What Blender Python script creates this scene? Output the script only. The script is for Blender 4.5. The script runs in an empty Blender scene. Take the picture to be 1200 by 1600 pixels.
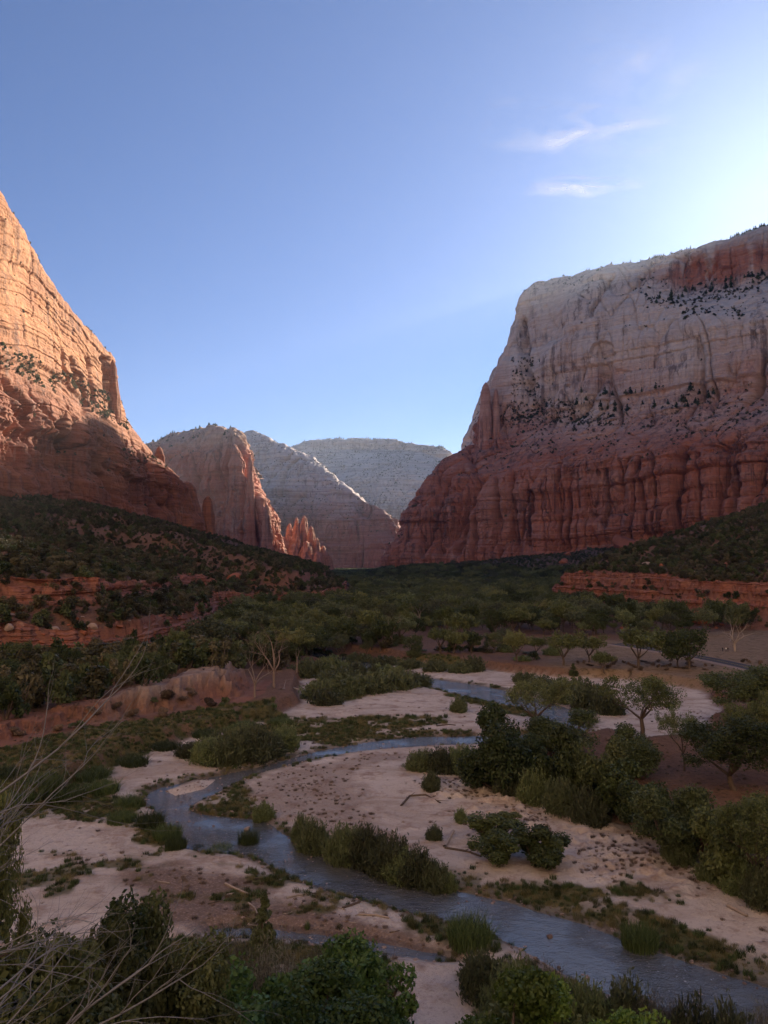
import bpy, math, random
import numpy as np
from mathutils import Vector
R = math.radians
sc = bpy.context.scene
COL = sc.collection

# ------------------------------------------------------------ camera, sky, sun, exposure
CZ = 35.0                      # camera height above the river flat, metres
PITCH = R(4.0)
FPX = 1150.0                   # focal length in pixels of the 1200 x 1600 photograph
cam_d = bpy.data.cameras.new('camera'); cam = bpy.data.objects.new('camera', cam_d); COL.objects.link(cam)
cam.location = (0, 0, CZ); cam.rotation_euler = (R(90) + PITCH, 0, 0)
cam_d.sensor_fit = 'VERTICAL'; cam_d.sensor_height = 36; cam_d.lens = 36 * FPX / 1600
cam_d.clip_start = 0.1; cam_d.clip_end = 60000
sc.camera = cam
SUN_EL, SUN_AZ = R(23.8), R(33.5)     # azimuth clockwise from +Y
wd = bpy.data.worlds.new('World'); sc.world = wd; wd.use_nodes = True
wn = wd.node_tree; wn.nodes.clear()
sky = wn.nodes.new('ShaderNodeTexSky'); sky.sky_type = 'NISHITA'; sky.sun_disc = False
sky.sun_elevation = SUN_EL; sky.sun_rotation = SUN_AZ
sky.altitude = 1200; sky.air_density = 1.0; sky.dust_density = 1.25; sky.ozone_density = 4.0
bg = wn.nodes.new('ShaderNodeBackground'); bg.inputs['Strength'].default_value = 0.044
wo = wn.nodes.new('ShaderNodeOutputWorld')
wt = wn.nodes.new('ShaderNodeVectorMath'); wt.operation = 'MULTIPLY'; wt.inputs[1].default_value = (0.76, 0.89, 1.12)
wn.links.new(sky.outputs[0], wt.inputs[0]); wn.links.new(wt.outputs[0], bg.inputs[0]); wn.links.new(bg.outputs[0], wo.inputs[0])
sd = bpy.data.lights.new('sun', 'SUN'); sun = bpy.data.objects.new('sun', sd); COL.objects.link(sun)
sd.energy = 4.7; sd.angle = R(0.5); sd.color = (1.0, 0.87, 0.72)
SDIR = Vector((math.sin(SUN_AZ) * math.cos(SUN_EL), math.cos(SUN_AZ) * math.cos(SUN_EL), math.sin(SUN_EL)))
sun.rotation_euler = SDIR.to_track_quat('Z', 'Y').to_euler()
vs = sc.view_settings; vs.view_transform = 'Standard'; vs.look = 'None'; vs.gamma = 1; vs.use_curve_mapping = False
vs.exposure = 1.55
sc.cycles.use_denoising = True
sc.cycles.max_bounces = 5; sc.cycles.diffuse_bounces = 3; sc.cycles.glossy_bounces = 2
sc.cycles.transmission_bounces = 2; sc.cycles.volume_bounces = 0; sc.cycles.transparent_max_bounces = 8
sc.cycles.sample_clamp_indirect = 4

# ------------------------------------------------------------ projection helpers
cp, sp_ = math.cos(PITCH), math.sin(PITCH)
def ray(px, py):
    x = (px - 600) / FPX; u = (800 - py) / FPX
    return x, cp - u * sp_, sp_ + u * cp
def W(px, py, Y):                       # world point seen at that pixel at forward distance Y
    a, b, c = ray(px, py); t = Y / b
    return (a * t, Y, CZ + c * t)
def WZ(px, py, z=0.0):                  # world point at that pixel on the level z
    a, b, c = ray(px, py); t = (z - CZ) / c
    return (a * t, b * t)
def proj(P):
    P = np.asarray(P, float); X = P[..., 0]; Y = P[..., 1]; Z = P[..., 2] - CZ
    f = Y * cp + Z * sp_; u = -Y * sp_ + Z * cp
    f = np.where(np.abs(f) < 1e-3, 1e-3, f)
    return 600 + FPX * X / f, 800 - FPX * u / f, f

# ------------------------------------------------------------ numpy noise
_rs = np.random.RandomState(7)
_T = _rs.rand(65536)
def vn(x, y, z=None, seed=0):
    x = np.asarray(x, float); y = np.asarray(y, float)
    z = np.zeros_like(x) if z is None else np.asarray(z, float)
    xi = np.floor(x).astype(np.int64); yi = np.floor(y).astype(np.int64); zi = np.floor(z).astype(np.int64)
    xf = x - xi; yf = y - yi; zf = z - zi
    xf = xf * xf * (3 - 2 * xf); yf = yf * yf * (3 - 2 * yf); zf = zf * zf * (3 - 2 * zf)
    def h(a, b, c):
        k = (a * 73856093) ^ (b * 19349663) ^ (c * 83492791) ^ (seed * 2654435761)
        k = (k ^ (k >> 13)) * 1274126177
        return _T[(k ^ (k >> 16)) & 65535]
    r = 0
    for dz in (0, 1):
        wz = zf if dz else 1 - zf
        for dy in (0, 1):
            wy = yf if dy else 1 - yf
            r = r + wz * wy * ((1 - xf) * h(xi, yi + dy, zi + dz) + xf * h(xi + 1, yi + dy, zi + dz))
    return r
def fbm(x, y, z=None, o=4, seed=0, g=0.5):
    s = 0; a = 1; n = 0
    for i in range(o):
        k = 2.03 ** i
        s = s + a * vn(x * k, y * k, None if z is None else z * k, seed + i * 17); n += a; a *= g
    return s / n
def ss(a, b, x):
    t = np.clip((x - a) / (b - a), 0, 1); return t * t * (3 - 2 * t)

# ------------------------------------------------------------ object helpers
def tag(o, label=None, cat=None, group=None, kind=None):
    if label: o['label'] = label
    if cat: o['category'] = cat
    if group: o['group'] = group
    if kind: o['kind'] = kind
    return o
def mesh_np(name, V, F, mats=None, mi=None, attrs=None, smooth=False):
    V = np.ascontiguousarray(V, dtype=np.float32); F = np.ascontiguousarray(F, dtype=np.int32)
    m = bpy.data.meshes.new(name); k = F.shape[1]
    m.vertices.add(len(V)); m.vertices.foreach_set('co', V.ravel())
    m.loops.add(F.size); m.loops.foreach_set('vertex_index', F.ravel())
    m.polygons.add(len(F)); m.polygons.foreach_set('loop_start', np.arange(0, F.size, k, dtype=np.int32))
    m.polygons.foreach_set('loop_total', np.full(len(F), k, dtype=np.int32))
    for mt in (mats or []): m.materials.append(mt)
    if mi is not None: m.polygons.foreach_set('material_index', np.asarray(mi, dtype=np.int32))
    m.polygons.foreach_set('use_smooth', np.full(len(F), smooth, dtype=bool))
    for nm, a in (attrs or {}).items():
        at = m.attributes.new(nm, 'FLOAT', 'POINT'); at.data.foreach_set('value', np.asarray(a, dtype=np.float32).ravel())
    m.update(calc_edges=True); m.validate()
    return m
def link(name, m, parent=None, loc=None):
    o = bpy.data.objects.new(name, m); COL.objects.link(o)
    if parent: o.parent = parent
    if loc is not None: o.location = loc
    return o
def grid_faces(nr, nc):
    i = np.arange((nr - 1) * (nc - 1)); r = i // (nc - 1); c = i % (nc - 1); a = r * nc + c
    return np.stack([a, a + 1, a + nc + 1, a + nc], 1)

# ------------------------------------------------------------ material helper
class NT:
    def __init__(s, name):
        s.m = bpy.data.materials.new(name); s.m.use_nodes = True; s.t = s.m.node_tree; s.t.nodes.clear()
        s.out = s.t.nodes.new('ShaderNodeOutputMaterial')
        s.b = s.t.nodes.new('ShaderNodeBsdfPrincipled'); s.l(s.b.outputs[0], s.out.inputs[0])
        s.b.inputs['Roughness'].default_value = 0.9; s.b.inputs['Specular IOR Level'].default_value = 0.2
    def l(s, a, b): s.t.links.new(a, b)
    def n(s, ty, **kw):
        x = s.t.nodes.new(ty)
        for k, v in kw.items(): setattr(x, k, v)
        return x
    def setin(s, node, key, v):
        if hasattr(v, 'links') or isinstance(v, bpy.types.NodeSocket): s.l(v, node.inputs[key])
        else: node.inputs[key].default_value = v
    def math(s, op, a, b=0.5, clamp=False):
        x = s.n('ShaderNodeMath', operation=op, use_clamp=clamp); s.setin(x, 0, a); s.setin(x, 1, b); return x.outputs[0]
    def attr(s, nm): return s.n('ShaderNodeAttribute', attribute_name=nm).outputs['Fac']
    def pos(s): return s.n('ShaderNodeNewGeometry').outputs['Position']
    def objc(s): return s.n('ShaderNodeTexCoord').outputs['Object']
    def noise(s, vec, scale, detail=4, rough=0.55, sc3=None, dist=0.0):
        if sc3:
            mp = s.n('ShaderNodeMapping'); s.l(vec, mp.inputs[0]); mp.inputs['Scale'].default_value = sc3; vec = mp.outputs[0]
        x = s.n('ShaderNodeTexNoise'); s.l(vec, x.inputs['Vector']); x.inputs['Scale'].default_value = scale
        x.inputs['Detail'].default_value = detail; x.inputs['Roughness'].default_value = rough; x.inputs['Distortion'].default_value = dist
        return x.outputs['Fac']
    def ramp(s, fac, a, b): 
        x = s.n('ShaderNodeMapRange', clamp=True); s.l(fac, x.inputs[0]); x.inputs[1].default_value = a; x.inputs[2].default_value = b
        return x.outputs[0]
    def mix(s, fac, a, b, mode='MIX'):
        x = s.n('ShaderNodeMix', data_type='RGBA', blend_type=mode)
        s.setin(x, 0, fac)
        for k, v in ((6, a), (7, b)):
            if isinstance(v, tuple): x.inputs[k].default_value = (*v[:3], 1)
            else: s.l(v, x.inputs[k])
        return x.outputs[2]
    def bump(s, h, dist=1.0, strength=1.0, prev=None):
        x = s.n('ShaderNodeBump'); x.inputs['Strength'].default_value = strength; x.inputs['Distance'].default_value = dist
        s.l(h, x.inputs['Height'])
        if prev is not None: s.l(prev, x.inputs['Normal'])
        s.l(x.outputs[0], s.b.inputs['Normal']); return x.outputs[0]
    def color(s, c):
        if isinstance(c, tuple): s.b.inputs['Base Color'].default_value = (*c[:3], 1)
        else: s.l(c, s.b.inputs['Base Color'])

def rock_material(name, red, pale, streak=0.6, scale=1.0, lines=0.5):
    k = NT(name); p = k.pos(); tone = k.attr('tone')
    big = k.noise(p, 0.006 / scale, 5)
    t = k.math('ADD', tone, k.math('MULTIPLY', k.math('SUBTRACT', big, 0.5), 0.7), True)
    c = k.mix(t, red, pale)
    # beds of slightly different colour
    bed = k.noise(p, 1.0, 6, 0.75, (0.004 / scale, 0.004 / scale, 0.11 / scale), 0.9)
    c = k.mix(k.math('MULTIPLY', k.ramp(bed, 0.46, 0.6), lines), c, k.mix(0.5, c, tuple(v * 0.42 for v in red)))
    bed2 = k.noise(p, 1.0, 3, 0.6, (0.004 / scale, 0.004 / scale, 0.22 / scale), 0.4)
    c = k.mix(k.math('MULTIPLY', k.ramp(bed2, 0.5, 0.75), 0.2), c, pale)
    # desert varnish running down the faces
    st = k.noise(p, 1.0, 6, 0.72, (0.07 / scale, 0.07 / scale, 0.0028 / scale), 0.1)
    msk = k.noise(p, 0.009 / scale, 3)
    sm = k.math('MULTIPLY', k.ramp(st, 0.48, 0.6), k.ramp(msk, 0.44, 0.56))
    c = k.mix(k.math('MULTIPLY', sm, streak), c, (0.085, 0.055, 0.05))
    st2 = k.noise(p, 1.0, 4, 0.6, (0.06 / scale, 0.06 / scale, 0.004 / scale), 0.2)
    c = k.mix(k.math('MULTIPLY', k.ramp(st2, 0.6, 0.68), 0.25), c, (0.5, 0.42, 0.35))
    fine = k.noise(p, 0.12 / scale, 6, 0.7)
    c = k.mix(0.55, c, k.mix(fine, (0.25, 0.25, 0.25), (0.8, 0.8, 0.8)), 'OVERLAY')
    k.color(c)
    n1 = k.bump(k.noise(p, 1.0, 5, 0.6, (0.02 / scale, 0.02 / scale, 0.22 / scale), 0.5), 5.0 * scale, 0.8)
    n2 = k.bump(k.noise(p, 1.0, 5, 0.65, (0.11 / scale, 0.11 / scale, 0.012 / scale), 0.3), 4.0 * scale, 0.6, n1)
    k.bump(fine, 3.0 * scale, 0.7, n2)
    return k.m
M_MESA = rock_material('mesa_rock', (0.46, 0.185, 0.11), (0.70, 0.575, 0.46), 0.7, 1.1)
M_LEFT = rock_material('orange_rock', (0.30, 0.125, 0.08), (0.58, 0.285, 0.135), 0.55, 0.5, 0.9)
M_FAR = rock_material('far_rock', (0.40, 0.21, 0.16), (0.58, 0.50, 0.45), 0.45, 1.3, 0.9)
M_PEAK = rock_material('peak_rock', (0.50, 0.19, 0.11), (0.56, 0.38, 0.27), 0.5, 1.1, 0.5)

def ground_material():
    k = NT('valley_ground'); p = k.pos()
    sand, grass, red, wet, rub, road = (k.attr(a) for a in ('sand', 'grass', 'red', 'wet', 'rubble', 'meadow'))
    f1 = k.noise(p, 0.25, 6, 0.7); f2 = k.noise(p, 1.6, 5, 0.7); f3 = k.noise(p, 0.05, 4)
    soil = k.mix(f1, (0.11, 0.062, 0.042), (0.26, 0.155, 0.11))
    soil = k.mix(k.ramp(f2, 0.5, 0.7), soil, (0.07, 0.055, 0.035))
    sandc = k.mix(f3, (0.50, 0.43, 0.37), (0.68, 0.62, 0.56))
    sandc = k.mix(k.ramp(f1, 0.5, 0.66), sandc, (0.34, 0.25, 0.20))
    sandc = k.mix(k.math('MULTIPLY', k.ramp(f2, 0.55, 0.7), 0.5), sandc, (0.2, 0.15, 0.12))
    vor = k.n('ShaderNodeTexVoronoi'); k.l(p, vor.inputs['Vector']); vor.inputs['Scale'].default_value = 3.2
    peb = k.ramp(vor.outputs['Distance'], 0.15, 0.5)
    fl = k.noise(p, 1.0, 5, 0.7, (0.03, 0.075, 0.1), 1.6)
    sandc = k.mix(k.math('MULTIPLY', k.ramp(fl, 0.46, 0.64), 0.6), sandc, (0.33, 0.25, 0.195))
    vo2 = k.n('ShaderNodeTexVoronoi'); k.l(p, vo2.inputs['Vector']); vo2.inputs['Scale'].default_value = 6.5
    sandc = k.mix(k.math('MULTIPLY', k.ramp(vo2.outputs['Distance'], 0.42, 0.1), k.math('MULTIPLY', k.ramp(k.noise(p, 0.12, 4), 0.48, 0.56), 0.55)), sandc, (0.23, 0.17, 0.14))
    rubc = k.mix(f2, (0.13, 0.085, 0.06), (0.46, 0.35, 0.29))
    rubc = k.mix(k.math('MULTIPLY', peb, 0.45), rubc, (0.09, 0.06, 0.045))
    grassc = k.mix(f2, (0.045, 0.048, 0.018), (0.11, 0.11, 0.04))
    grassc = k.mix(k.ramp(f1, 0.45, 0.7), grassc, (0.15, 0.12, 0.05))
    redc = k.mix(k.noise(p, 1.0, 5, 0.7, (0.02, 0.02, 0.7), 0.3), (0.14, 0.06, 0.04), (0.38, 0.18, 0.125))
    redc = k.mix(k.ramp(k.noise(p, 1.0, 4, 0.6, (0.35, 0.35, 0.05)), 0.55, 0.7), redc, (0.06, 0.03, 0.025))
    mead = k.mix(f1, (0.15, 0.10, 0.065), (0.36, 0.27, 0.18)); mead = k.mix(k.ramp(k.noise(p, 0.5, 5, 0.75), 0.5, 0.62), mead, (0.12, 0.09, 0.05))
    c = k.mix(road, soil, mead)
    c = k.mix(sand, c, sandc); c = k.mix(rub, c, rubc); c = k.mix(grass, c, grassc); c = k.mix(red, c, redc)
    c = k.mix(k.math('MULTIPLY', wet, 0.75), c, k.mix(0.6, c, (0.05, 0.035, 0.025)))
    k.color(c)
    k.setin(k.b, 'Roughness', k.math('SUBTRACT', 0.95, k.math('MULTIPLY', wet, 0.35)))
    n1 = k.bump(f2, 0.5, 0.7)
    k.bump(f1, 1.2, 0.6, n1)
    return k.m
M_GROUND = ground_material()

def water_material():
    k = NT('river_water'); p = k.pos(); b = k.b
    b.inputs['Roughness'].default_value = 0.06; b.inputs['Specular IOR Level'].default_value = 1.0
    b.inputs['IOR'].default_value = 1.5
    riff = k.ramp(k.noise(p, 0.09, 3), 0.42, 0.62)
    foam = k.math('MULTIPLY', k.ramp(k.noise(p, 2.2, 5, 0.7), 0.6, 0.72), riff)
    c = k.mix(k.noise(p, 0.3, 4), (0.05, 0.06, 0.068), (0.12, 0.125, 0.125))
    c = k.mix(k.math('MULTIPLY', foam, 0.8), c, (0.7, 0.72, 0.75)); k.color(c)
    w1 = k.noise(p, 1.1, 4, 0.6, (1.0, 1.7, 1.0), 0.8)
    w2 = k.noise(p, 4.5, 4, 0.65, (1.0, 1.5, 1.0), 0.5)
    n1 = k.bump(k.math('MULTIPLY', w1, k.math('ADD', 0.3, k.math('MULTIPLY', riff, 1.8))), 0.26, 0.9)
    k.bump(k.math('MULTIPLY', w2, k.math('ADD', 0.5, k.math('MULTIPLY', riff, 1.4))), 0.06, 0.9, n1)
    return k.m
M_WATER = water_material()

def leaf_material(name, a, b, hue=None):
    k = NT(name); lv = k.attr('lv')
    rnd = k.n('ShaderNodeObjectInfo').outputs['Random']
    c = k.mix(lv, a, b)
    if hue: c = k.mix(k.math('MULTIPLY', k.ramp(rnd, 0.2, 1.0), 0.75), c, hue)
    br = k.math('ADD', 0.42, k.math('MULTIPLY', rnd, 0.85))
    x = k.n('ShaderNodeVectorMath', operation='SCALE'); k.l(c, x.inputs[0]); k.l(br, x.inputs['Scale'])
    k.l(x.outputs[0], k.b.inputs['Base Color'])
    k.b.inputs['Roughness'].default_value = 0.6; k.b.inputs['Specular IOR Level'].default_value = 0.3
    tl = k.n('ShaderNodeBsdfTranslucent'); x2 = k.n('ShaderNodeVectorMath', operation='SCALE'); k.l(x.outputs[0], x2.inputs[0]); x2.inputs['Scale'].default_value = .5; k.l(x2.outputs[0], tl.inputs[0]); ms = k.n('ShaderNodeAddShader')
    k.l(k.b.outputs[0], ms.inputs[0]); k.l(tl.outputs[0], ms.inputs[1]); k.l(ms.outputs[0], k.out.inputs[0])
    return k.m
L_COTTON = leaf_material('cottonwood_leaves', (0.042, 0.065, 0.02), (0.10, 0.14, 0.042), (0.115, 0.12, 0.045))
L_DARK = leaf_material('dark_leaves', (0.028, 0.045, 0.016), (0.06, 0.095, 0.028), (0.07, 0.08, 0.035))
L_DEEP = leaf_material('deep_green_leaves', (0.04, 0.085, 0.02), (0.095, 0.17, 0.04))
L_BRIGHT = leaf_material('bright_leaves', (0.07, 0.13, 0.02), (0.15, 0.22, 0.04))
L_OAK = leaf_material('oak_leaves', (0.065, 0.085, 0.03), (0.145, 0.165, 0.06))
L_WILLOW = leaf_material('willow_leaves', (0.06, 0.075, 0.038), (0.125, 0.15, 0.078), (0.095, 0.125, 0.045))
L_SAGE = leaf_material('sage_leaves', (0.08, 0.08, 0.055), (0.17, 0.17, 0.13))
L_JUN = leaf_material('juniper_leaves', (0.04, 0.045, 0.022), (0.09, 0.09, 0.042), (0.10, 0.088, 0.05))
L_GRASS = leaf_material('grass_blades', (0.06, 0.07, 0.022), (0.13, 0.135, 0.05), (0.17, 0.14, 0.07))
L_REED = leaf_material('reed_blades', (0.032, 0.055, 0.018), (0.075, 0.105, 0.035))
L_DRY = leaf_material('dry_tufts', (0.09, 0.065, 0.045), (0.2, 0.15, 0.11))
def bark_material(name, a, b):
    k = NT(name); p = k.objc(); f = k.noise(p, 3.0, 5, 0.7, (1, 1, 0.2)); k.color(k.mix(f, a, b)); k.bump(f, 0.03, 0.8); return k.m
B_BARK = bark_material('grey_brown_bark', (0.05, 0.038, 0.03), (0.17, 0.135, 0.11))
B_PALE = bark_material('bleached_wood', (0.22, 0.18, 0.15), (0.48, 0.42, 0.37))
B_TWIG = bark_material('dead_twigs', (0.12, 0.128, 0.142), (0.25, 0.27, 0.30))
B_GHOST = bark_material('ghostly_twigs', (0.16, 0.125, 0.11), (0.32, 0.26, 0.23))

# ------------------------------------------------------------ plan geometry of the valley floor
def seg_dist(X, Y, poly, closed=True):
    d = np.full(X.shape, 1e9); n = len(poly)
    for i in range(n if closed else n - 1):
        ax, ay = poly[i]; bx, by = poly[(i + 1) % n]
        vx, vy = bx - ax, by - ay; L = vx * vx + vy * vy + 1e-9
        t = np.clip(((X - ax) * vx + (Y - ay) * vy) / L, 0, 1)
        d = np.minimum(d, np.hypot(X - ax - t * vx, Y - ay - t * vy))
    return d
def sdf(X, Y, poly):                    # negative inside; only evaluated near the polygon's bounding box
    P = np.array(poly); pad = 60
    out = np.full(X.shape, 50.0)
    m = (X > P[:, 0].min() - pad) & (X < P[:, 0].max() + pad) & (Y > P[:, 1].min() - pad) & (Y < P[:, 1].max() + pad)
    x, y = X[m], Y[m]
    d = seg_dist(x, y, poly); ins = np.zeros(x.shape, bool); n = len(poly)
    for i in range(n):
        ax, ay = poly[i]; bx, by = poly[(i + 1) % n]
        if ay == by: continue
        c = ((ay > y) != (by > y)) & (x < (bx - ax) * (y - ay) / (by - ay) + ax)
        ins ^= c
    out[m] = np.where(ins, -d, d); return out
def PP(pts, z=0.0): return [WZ(a, b, z) for a, b in pts]

def smooth_poly(pts, it=2):
    for _ in range(it):
        q = []
        for i in range(len(pts)):
            a, b = pts[i], pts[(i + 1) % len(pts)]
            q += [(a[0] * .75 + b[0] * .25, a[1] * .75 + b[1] * .25), (a[0] * .25 + b[0] * .75, a[1] * .25 + b[1] * .75)]
        pts = q
    return pts
WL = -0.5
RIVER = smooth_poly(PP([(420, 1012), (515, 1020), (600, 1042), (680, 1063), (740, 1069), (800, 1082), (860, 1096), (912, 1118), (925, 1140),
    (885, 1160), (800, 1166), (735, 1164), (660, 1166), (600, 1169), (530, 1179), (470, 1192), (430, 1202), (385, 1216), (345, 1236), (300, 1256), (290, 1268),
    (340, 1277), (410, 1281), (440, 1300), (480, 1326), (530, 1346), (600, 1370), (690, 1390), (730, 1396), (800, 1411), (860, 1430), (930, 1452),
    (1000, 1480), (1100, 1512), (1200, 1546), (1400, 1625), (1700, 1760), (1600, 1800), (1300, 1700), (1100, 1622), (1000, 1574), (900, 1532), (830, 1492), (760, 1460), (700, 1438), (650, 1429),
    (560, 1406), (490, 1386), (440, 1362), (400, 1338), (370, 1335), (300, 1332), (280, 1318), (250, 1276), (226, 1252), (232, 1236), (290, 1222), (350, 1211),
    (400, 1200), (440, 1190), (490, 1175), (540, 1165), (600, 1157), (640, 1152), (735, 1150), (825, 1149), (862, 1136), (850, 1119), (800, 1104), (740, 1093),
    (690, 1080), (600, 1056), (500, 1032), (420, 1022)], WL), 2)
RILL = smooth_poly(PP([(330, 1450), (420, 1451), (470, 1457), (560, 1467), (620, 1479), (710, 1496), (720, 1506), (600, 1492), (520, 1478), (440, 1465), (330, 1464)], WL), 1)
BARISL = PP([(262, 1236), (300, 1220), (332, 1219), (316, 1232), (275, 1243)], WL)
BED = PP([(-250, 1640), (-250, 1275), (60, 1268), (150, 1213), (215, 1178), (340, 1143), (440, 1118), (475, 1095), (478, 1060), (505, 1037), (570, 1030), (700, 1040),
    (850, 1056), (980, 1060), (1090, 1078), (1125, 1108), (1080, 1160), (1000, 1168), (950, 1150), (860, 1165), (760, 1180), (700, 1195), (850, 1243), (980, 1292),
    (1080, 1340), (1140, 1388), (1230, 1440), (1400, 1520), (1600, 1640), (1000, 1800), (0, 1800)])
MEADOW = PP([(480, 985), (560, 1000), (640, 1018), (760, 1035), (900, 1045), (1000, 1052), (1110, 1070), (1180, 1085), (1300, 1090), (1500, 1060), (1400, 985), (1150, 985), (980, 1000), (900, 1000), (700, 985), (560, 975)], 2.5)
GR = [PP(q) for q in (
    [(-200, 1310), (-200, 1205), (0, 1192), (120, 1160), (250, 1140), (340, 1118), (420, 1108), (480, 1122), (440, 1142), (330, 1143), (275, 1160), (205, 1186), (155, 1216), (190, 1240), (228, 1246), (255, 1290), (292, 1325), (255, 1335), (190, 1300), (100, 1282), (0, 1290)],
    [(460, 1124), (600, 1119), (700, 1120), (690, 1128), (600, 1136), (570, 1142), (730, 1144), (735, 1150), (620, 1153), (540, 1162), (450, 1158), (400, 1140)],
    [(700, 1078), (760, 1094), (830, 1110), (840, 1122), (780, 1114), (720, 1095), (690, 1085)],
    [(285, 1268), (325, 1240), (390, 1208), (372, 1246), (388, 1277), (330, 1278)],
    [(290, 1335), (400, 1342), (440, 1370), (520, 1398), (600, 1420), (700, 1442), (770, 1468), (700, 1470), (600, 1442), (500, 1415), (430, 1400), (380, 1370), (300, 1350)],
    [(700, 1388), (760, 1392), (860, 1415), (960, 1440), (1020, 1470), (1200, 1530), (1300, 1560), (1200, 1500), (1050, 1440), (900, 1400), (740, 1380)],
    [(480, 1100), (490, 1065), (560, 1050), (640, 1055), (760, 1082), (700, 1070), (600, 1078), (540, 1095)],
    [(560, 1035), (560, 1028), (700, 1036), (770, 1048), (700, 1046)],
    [(800, 1056), (950, 1075), (940, 1110), (860, 1085)],
    [(860, 1390), (960, 1380), (1060, 1392), (1040, 1402), (940, 1400)],
    [(250, 1385), (420, 1390), (560, 1420), (500, 1440), (380, 1420), (250, 1410)],
    [(300, 1475), (480, 1475), (700, 1510), (900, 1530), (900, 1800), (0, 1800), (0, 1480)])]
DUNE = PP([(640, 1215), (760, 1215), (850, 1245), (980, 1295), (1080, 1340), (1140, 1390), (1000, 1390), (880, 1360), (780, 1330), (700, 1270)])
GRAVEL = PP([(200, 1340), (300, 1345), (420, 1385), (560, 1430), (720, 1480), (700, 1500), (560, 1470), (330, 1450), (230, 1430), (200, 1380)])
GRAVEL2 = PP([(380, 1225), (470, 1195), (600, 1172), (640, 1180), (560, 1200), (560, 1240), (640, 1330), (700, 1380), (600, 1340), (500, 1310), (400, 1270)])
ROADL = [(95.0, 349.0), (110, 322), (128, 293), (150, 262), (185, 225), (240, 180), (330, 120)]
ROADL = [WZ(960, 1006, 2.6), WZ(1010, 1013, 2.6), WZ(1060, 1021, 2.6), WZ(1110, 1030, 2.6), WZ(1165, 1042, 2.6), WZ(1240, 1062, 2.6), WZ(1400, 1110, 2.6)]

T_LEFT = [(-900, 120), (-400, 165), (-180, 195), (-118, 213), (-88, 235), (-72, 262), (-70, 330), (-82, 420), (-96, 480), (-80, 512), (-32, 545), (-22, 640), (-25, 800), (-42, 1000), (-75, 1400), (-200, 1900), (-260, 2600), (-3000, 4000), (-3000, 100)]
T_RIGHT = [(1600, 150), (500, 270), (260, 318), (190, 350), (160, 400), (140, 500), (118, 575), (128, 640), (160, 720), (235, 900), (340, 1120), (600, 1300), (1600, 1300)]
T_MESA = [(60, 1150), (-30, 1330), (-60, 1600), (-60, 2200), (200, 3200), (2500, 3200), (2500, 900), (500, 950), (250, 1060)]

Yn = np.concatenate([np.linspace(-12, 50, 70, endpoint=False), 1 / np.linspace(1 / 50, 1 / 3600, 760), np.linspace(3800, 11500, 24)])
Un = np.concatenate([-np.linspace(2.6, 0.62, 50, endpoint=False) ** 1.0, np.linspace(-0.62, 0.62, 940), np.linspace(0.62, 2.6, 51)[1:]])
UU, YY = np.meshgrid(Un, Yn)
XX = np.clip(UU * (YY + 20), -6500, 6500)

def talus(X, Y, poly, ledge, slope, cap, seed, rag):
    wob = (fbm(X / 28, Y / 28, o=3, seed=seed) - .5) * rag + (fbm(X / 6, Y / 6, o=3, seed=seed + 3) - .5) * rag * .35
    P = np.array(poly); d = 1e9
    ins = np.zeros(X.shape, bool); n = len(poly)
    for i in range(n):
        ax, ay = poly[i]; bx, by = poly[(i + 1) % n]
        if ay != by: ins ^= ((ay > Y) != (by > Y)) & (X < (bx - ax) * (Y - ay) / (by - ay) + ax)
    dd = seg_dist(X, Y, poly); dd = np.where(ins, dd, -dd) + wob
    return dd
dL = talus(XX, YY, T_LEFT, 10, .3, 110, 11, 4)
dR = talus(XX, YY, T_RIGHT, 14, .36, 120, 23, 4)
dM = talus(XX, YY, T_MESA, 8, .1, 90, 31, 40)
rough = (fbm(XX / 40, YY / 40, o=5, seed=41) - .5)
rough2 = (fbm(XX / 4, YY / 4, o=4, seed=47) - .5)
def stepf(d, a, b): return ss(a, b, d)
lh = 0.5 + 0.9 * vn(XX / 45, YY / 45, seed=51)
hL = np.where(dL > 0, 3 * ss(0, 14, dL) + 8.5 * lh * stepf(dL, 14, 17) + ss(17, 30, dL) * 2 + 6.5 * ss(0.35, .6, vn(XX / 70, YY / 70, seed=53)) * stepf(dL, 34, 37) + 0.275 * np.clip(dL - 20, 0, 400), 0)
hL = np.where(dL > 0, hL + (rough * 12 + rough2 * 2.0) * ss(20, 60, dL), 0)
rh = 0.75 + 0.5 * vn(XX / 60, YY / 60, seed=57)
hR = np.where(dR > 0, 0.42 * np.clip(dR, 0, 18) + 6 * rh * stepf(dR, 17, 19.5) + 1.5 * ss(19, 24, dR) + 7.5 * rh * stepf(dR, 25, 27.5) + 0.37 * np.clip(dR - 27, 0, 420), 0)
hR = np.where(dR > 0, hR + (rough * 11 + rough2 * 1.6) * ss(28, 60, dR) + rough2 * 1.5 * ss(2, 12, dR), 0)
hM = np.where(dM > 0, 5 * stepf(dM, 6, 12) * ss(.4, .6, vn(XX / 90, YY / 90, seed=61)) + 0.11 * np.clip(dM, 0, 900) + rough * 16 * ss(0, 80, dM), 0)
floor_z = (fbm(XX / 60, YY / 60, o=3, seed=63) - .5) * 0.8 + rough2 * 0.22
PATCH = PP([(628, 1500), (700, 1505), (722, 1560), (745, 1640), (640, 1640), (630, 1560)])
dmead = sdf(XX, YY, MEADOW) + (fbm(XX / 9, YY / 9, o=3, seed=65) - .5) * 5
dbed = sdf(XX, YY, BED) + (fbm(XX / 8, YY / 8, o=3, seed=67) - .5) * 5
# the wooded flat stands a step above the river bed
terr = 2.5 * ss(0.5, 3.0, dbed) * np.where(YY > 75, 1, ss(0, 12, dbed))
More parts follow.
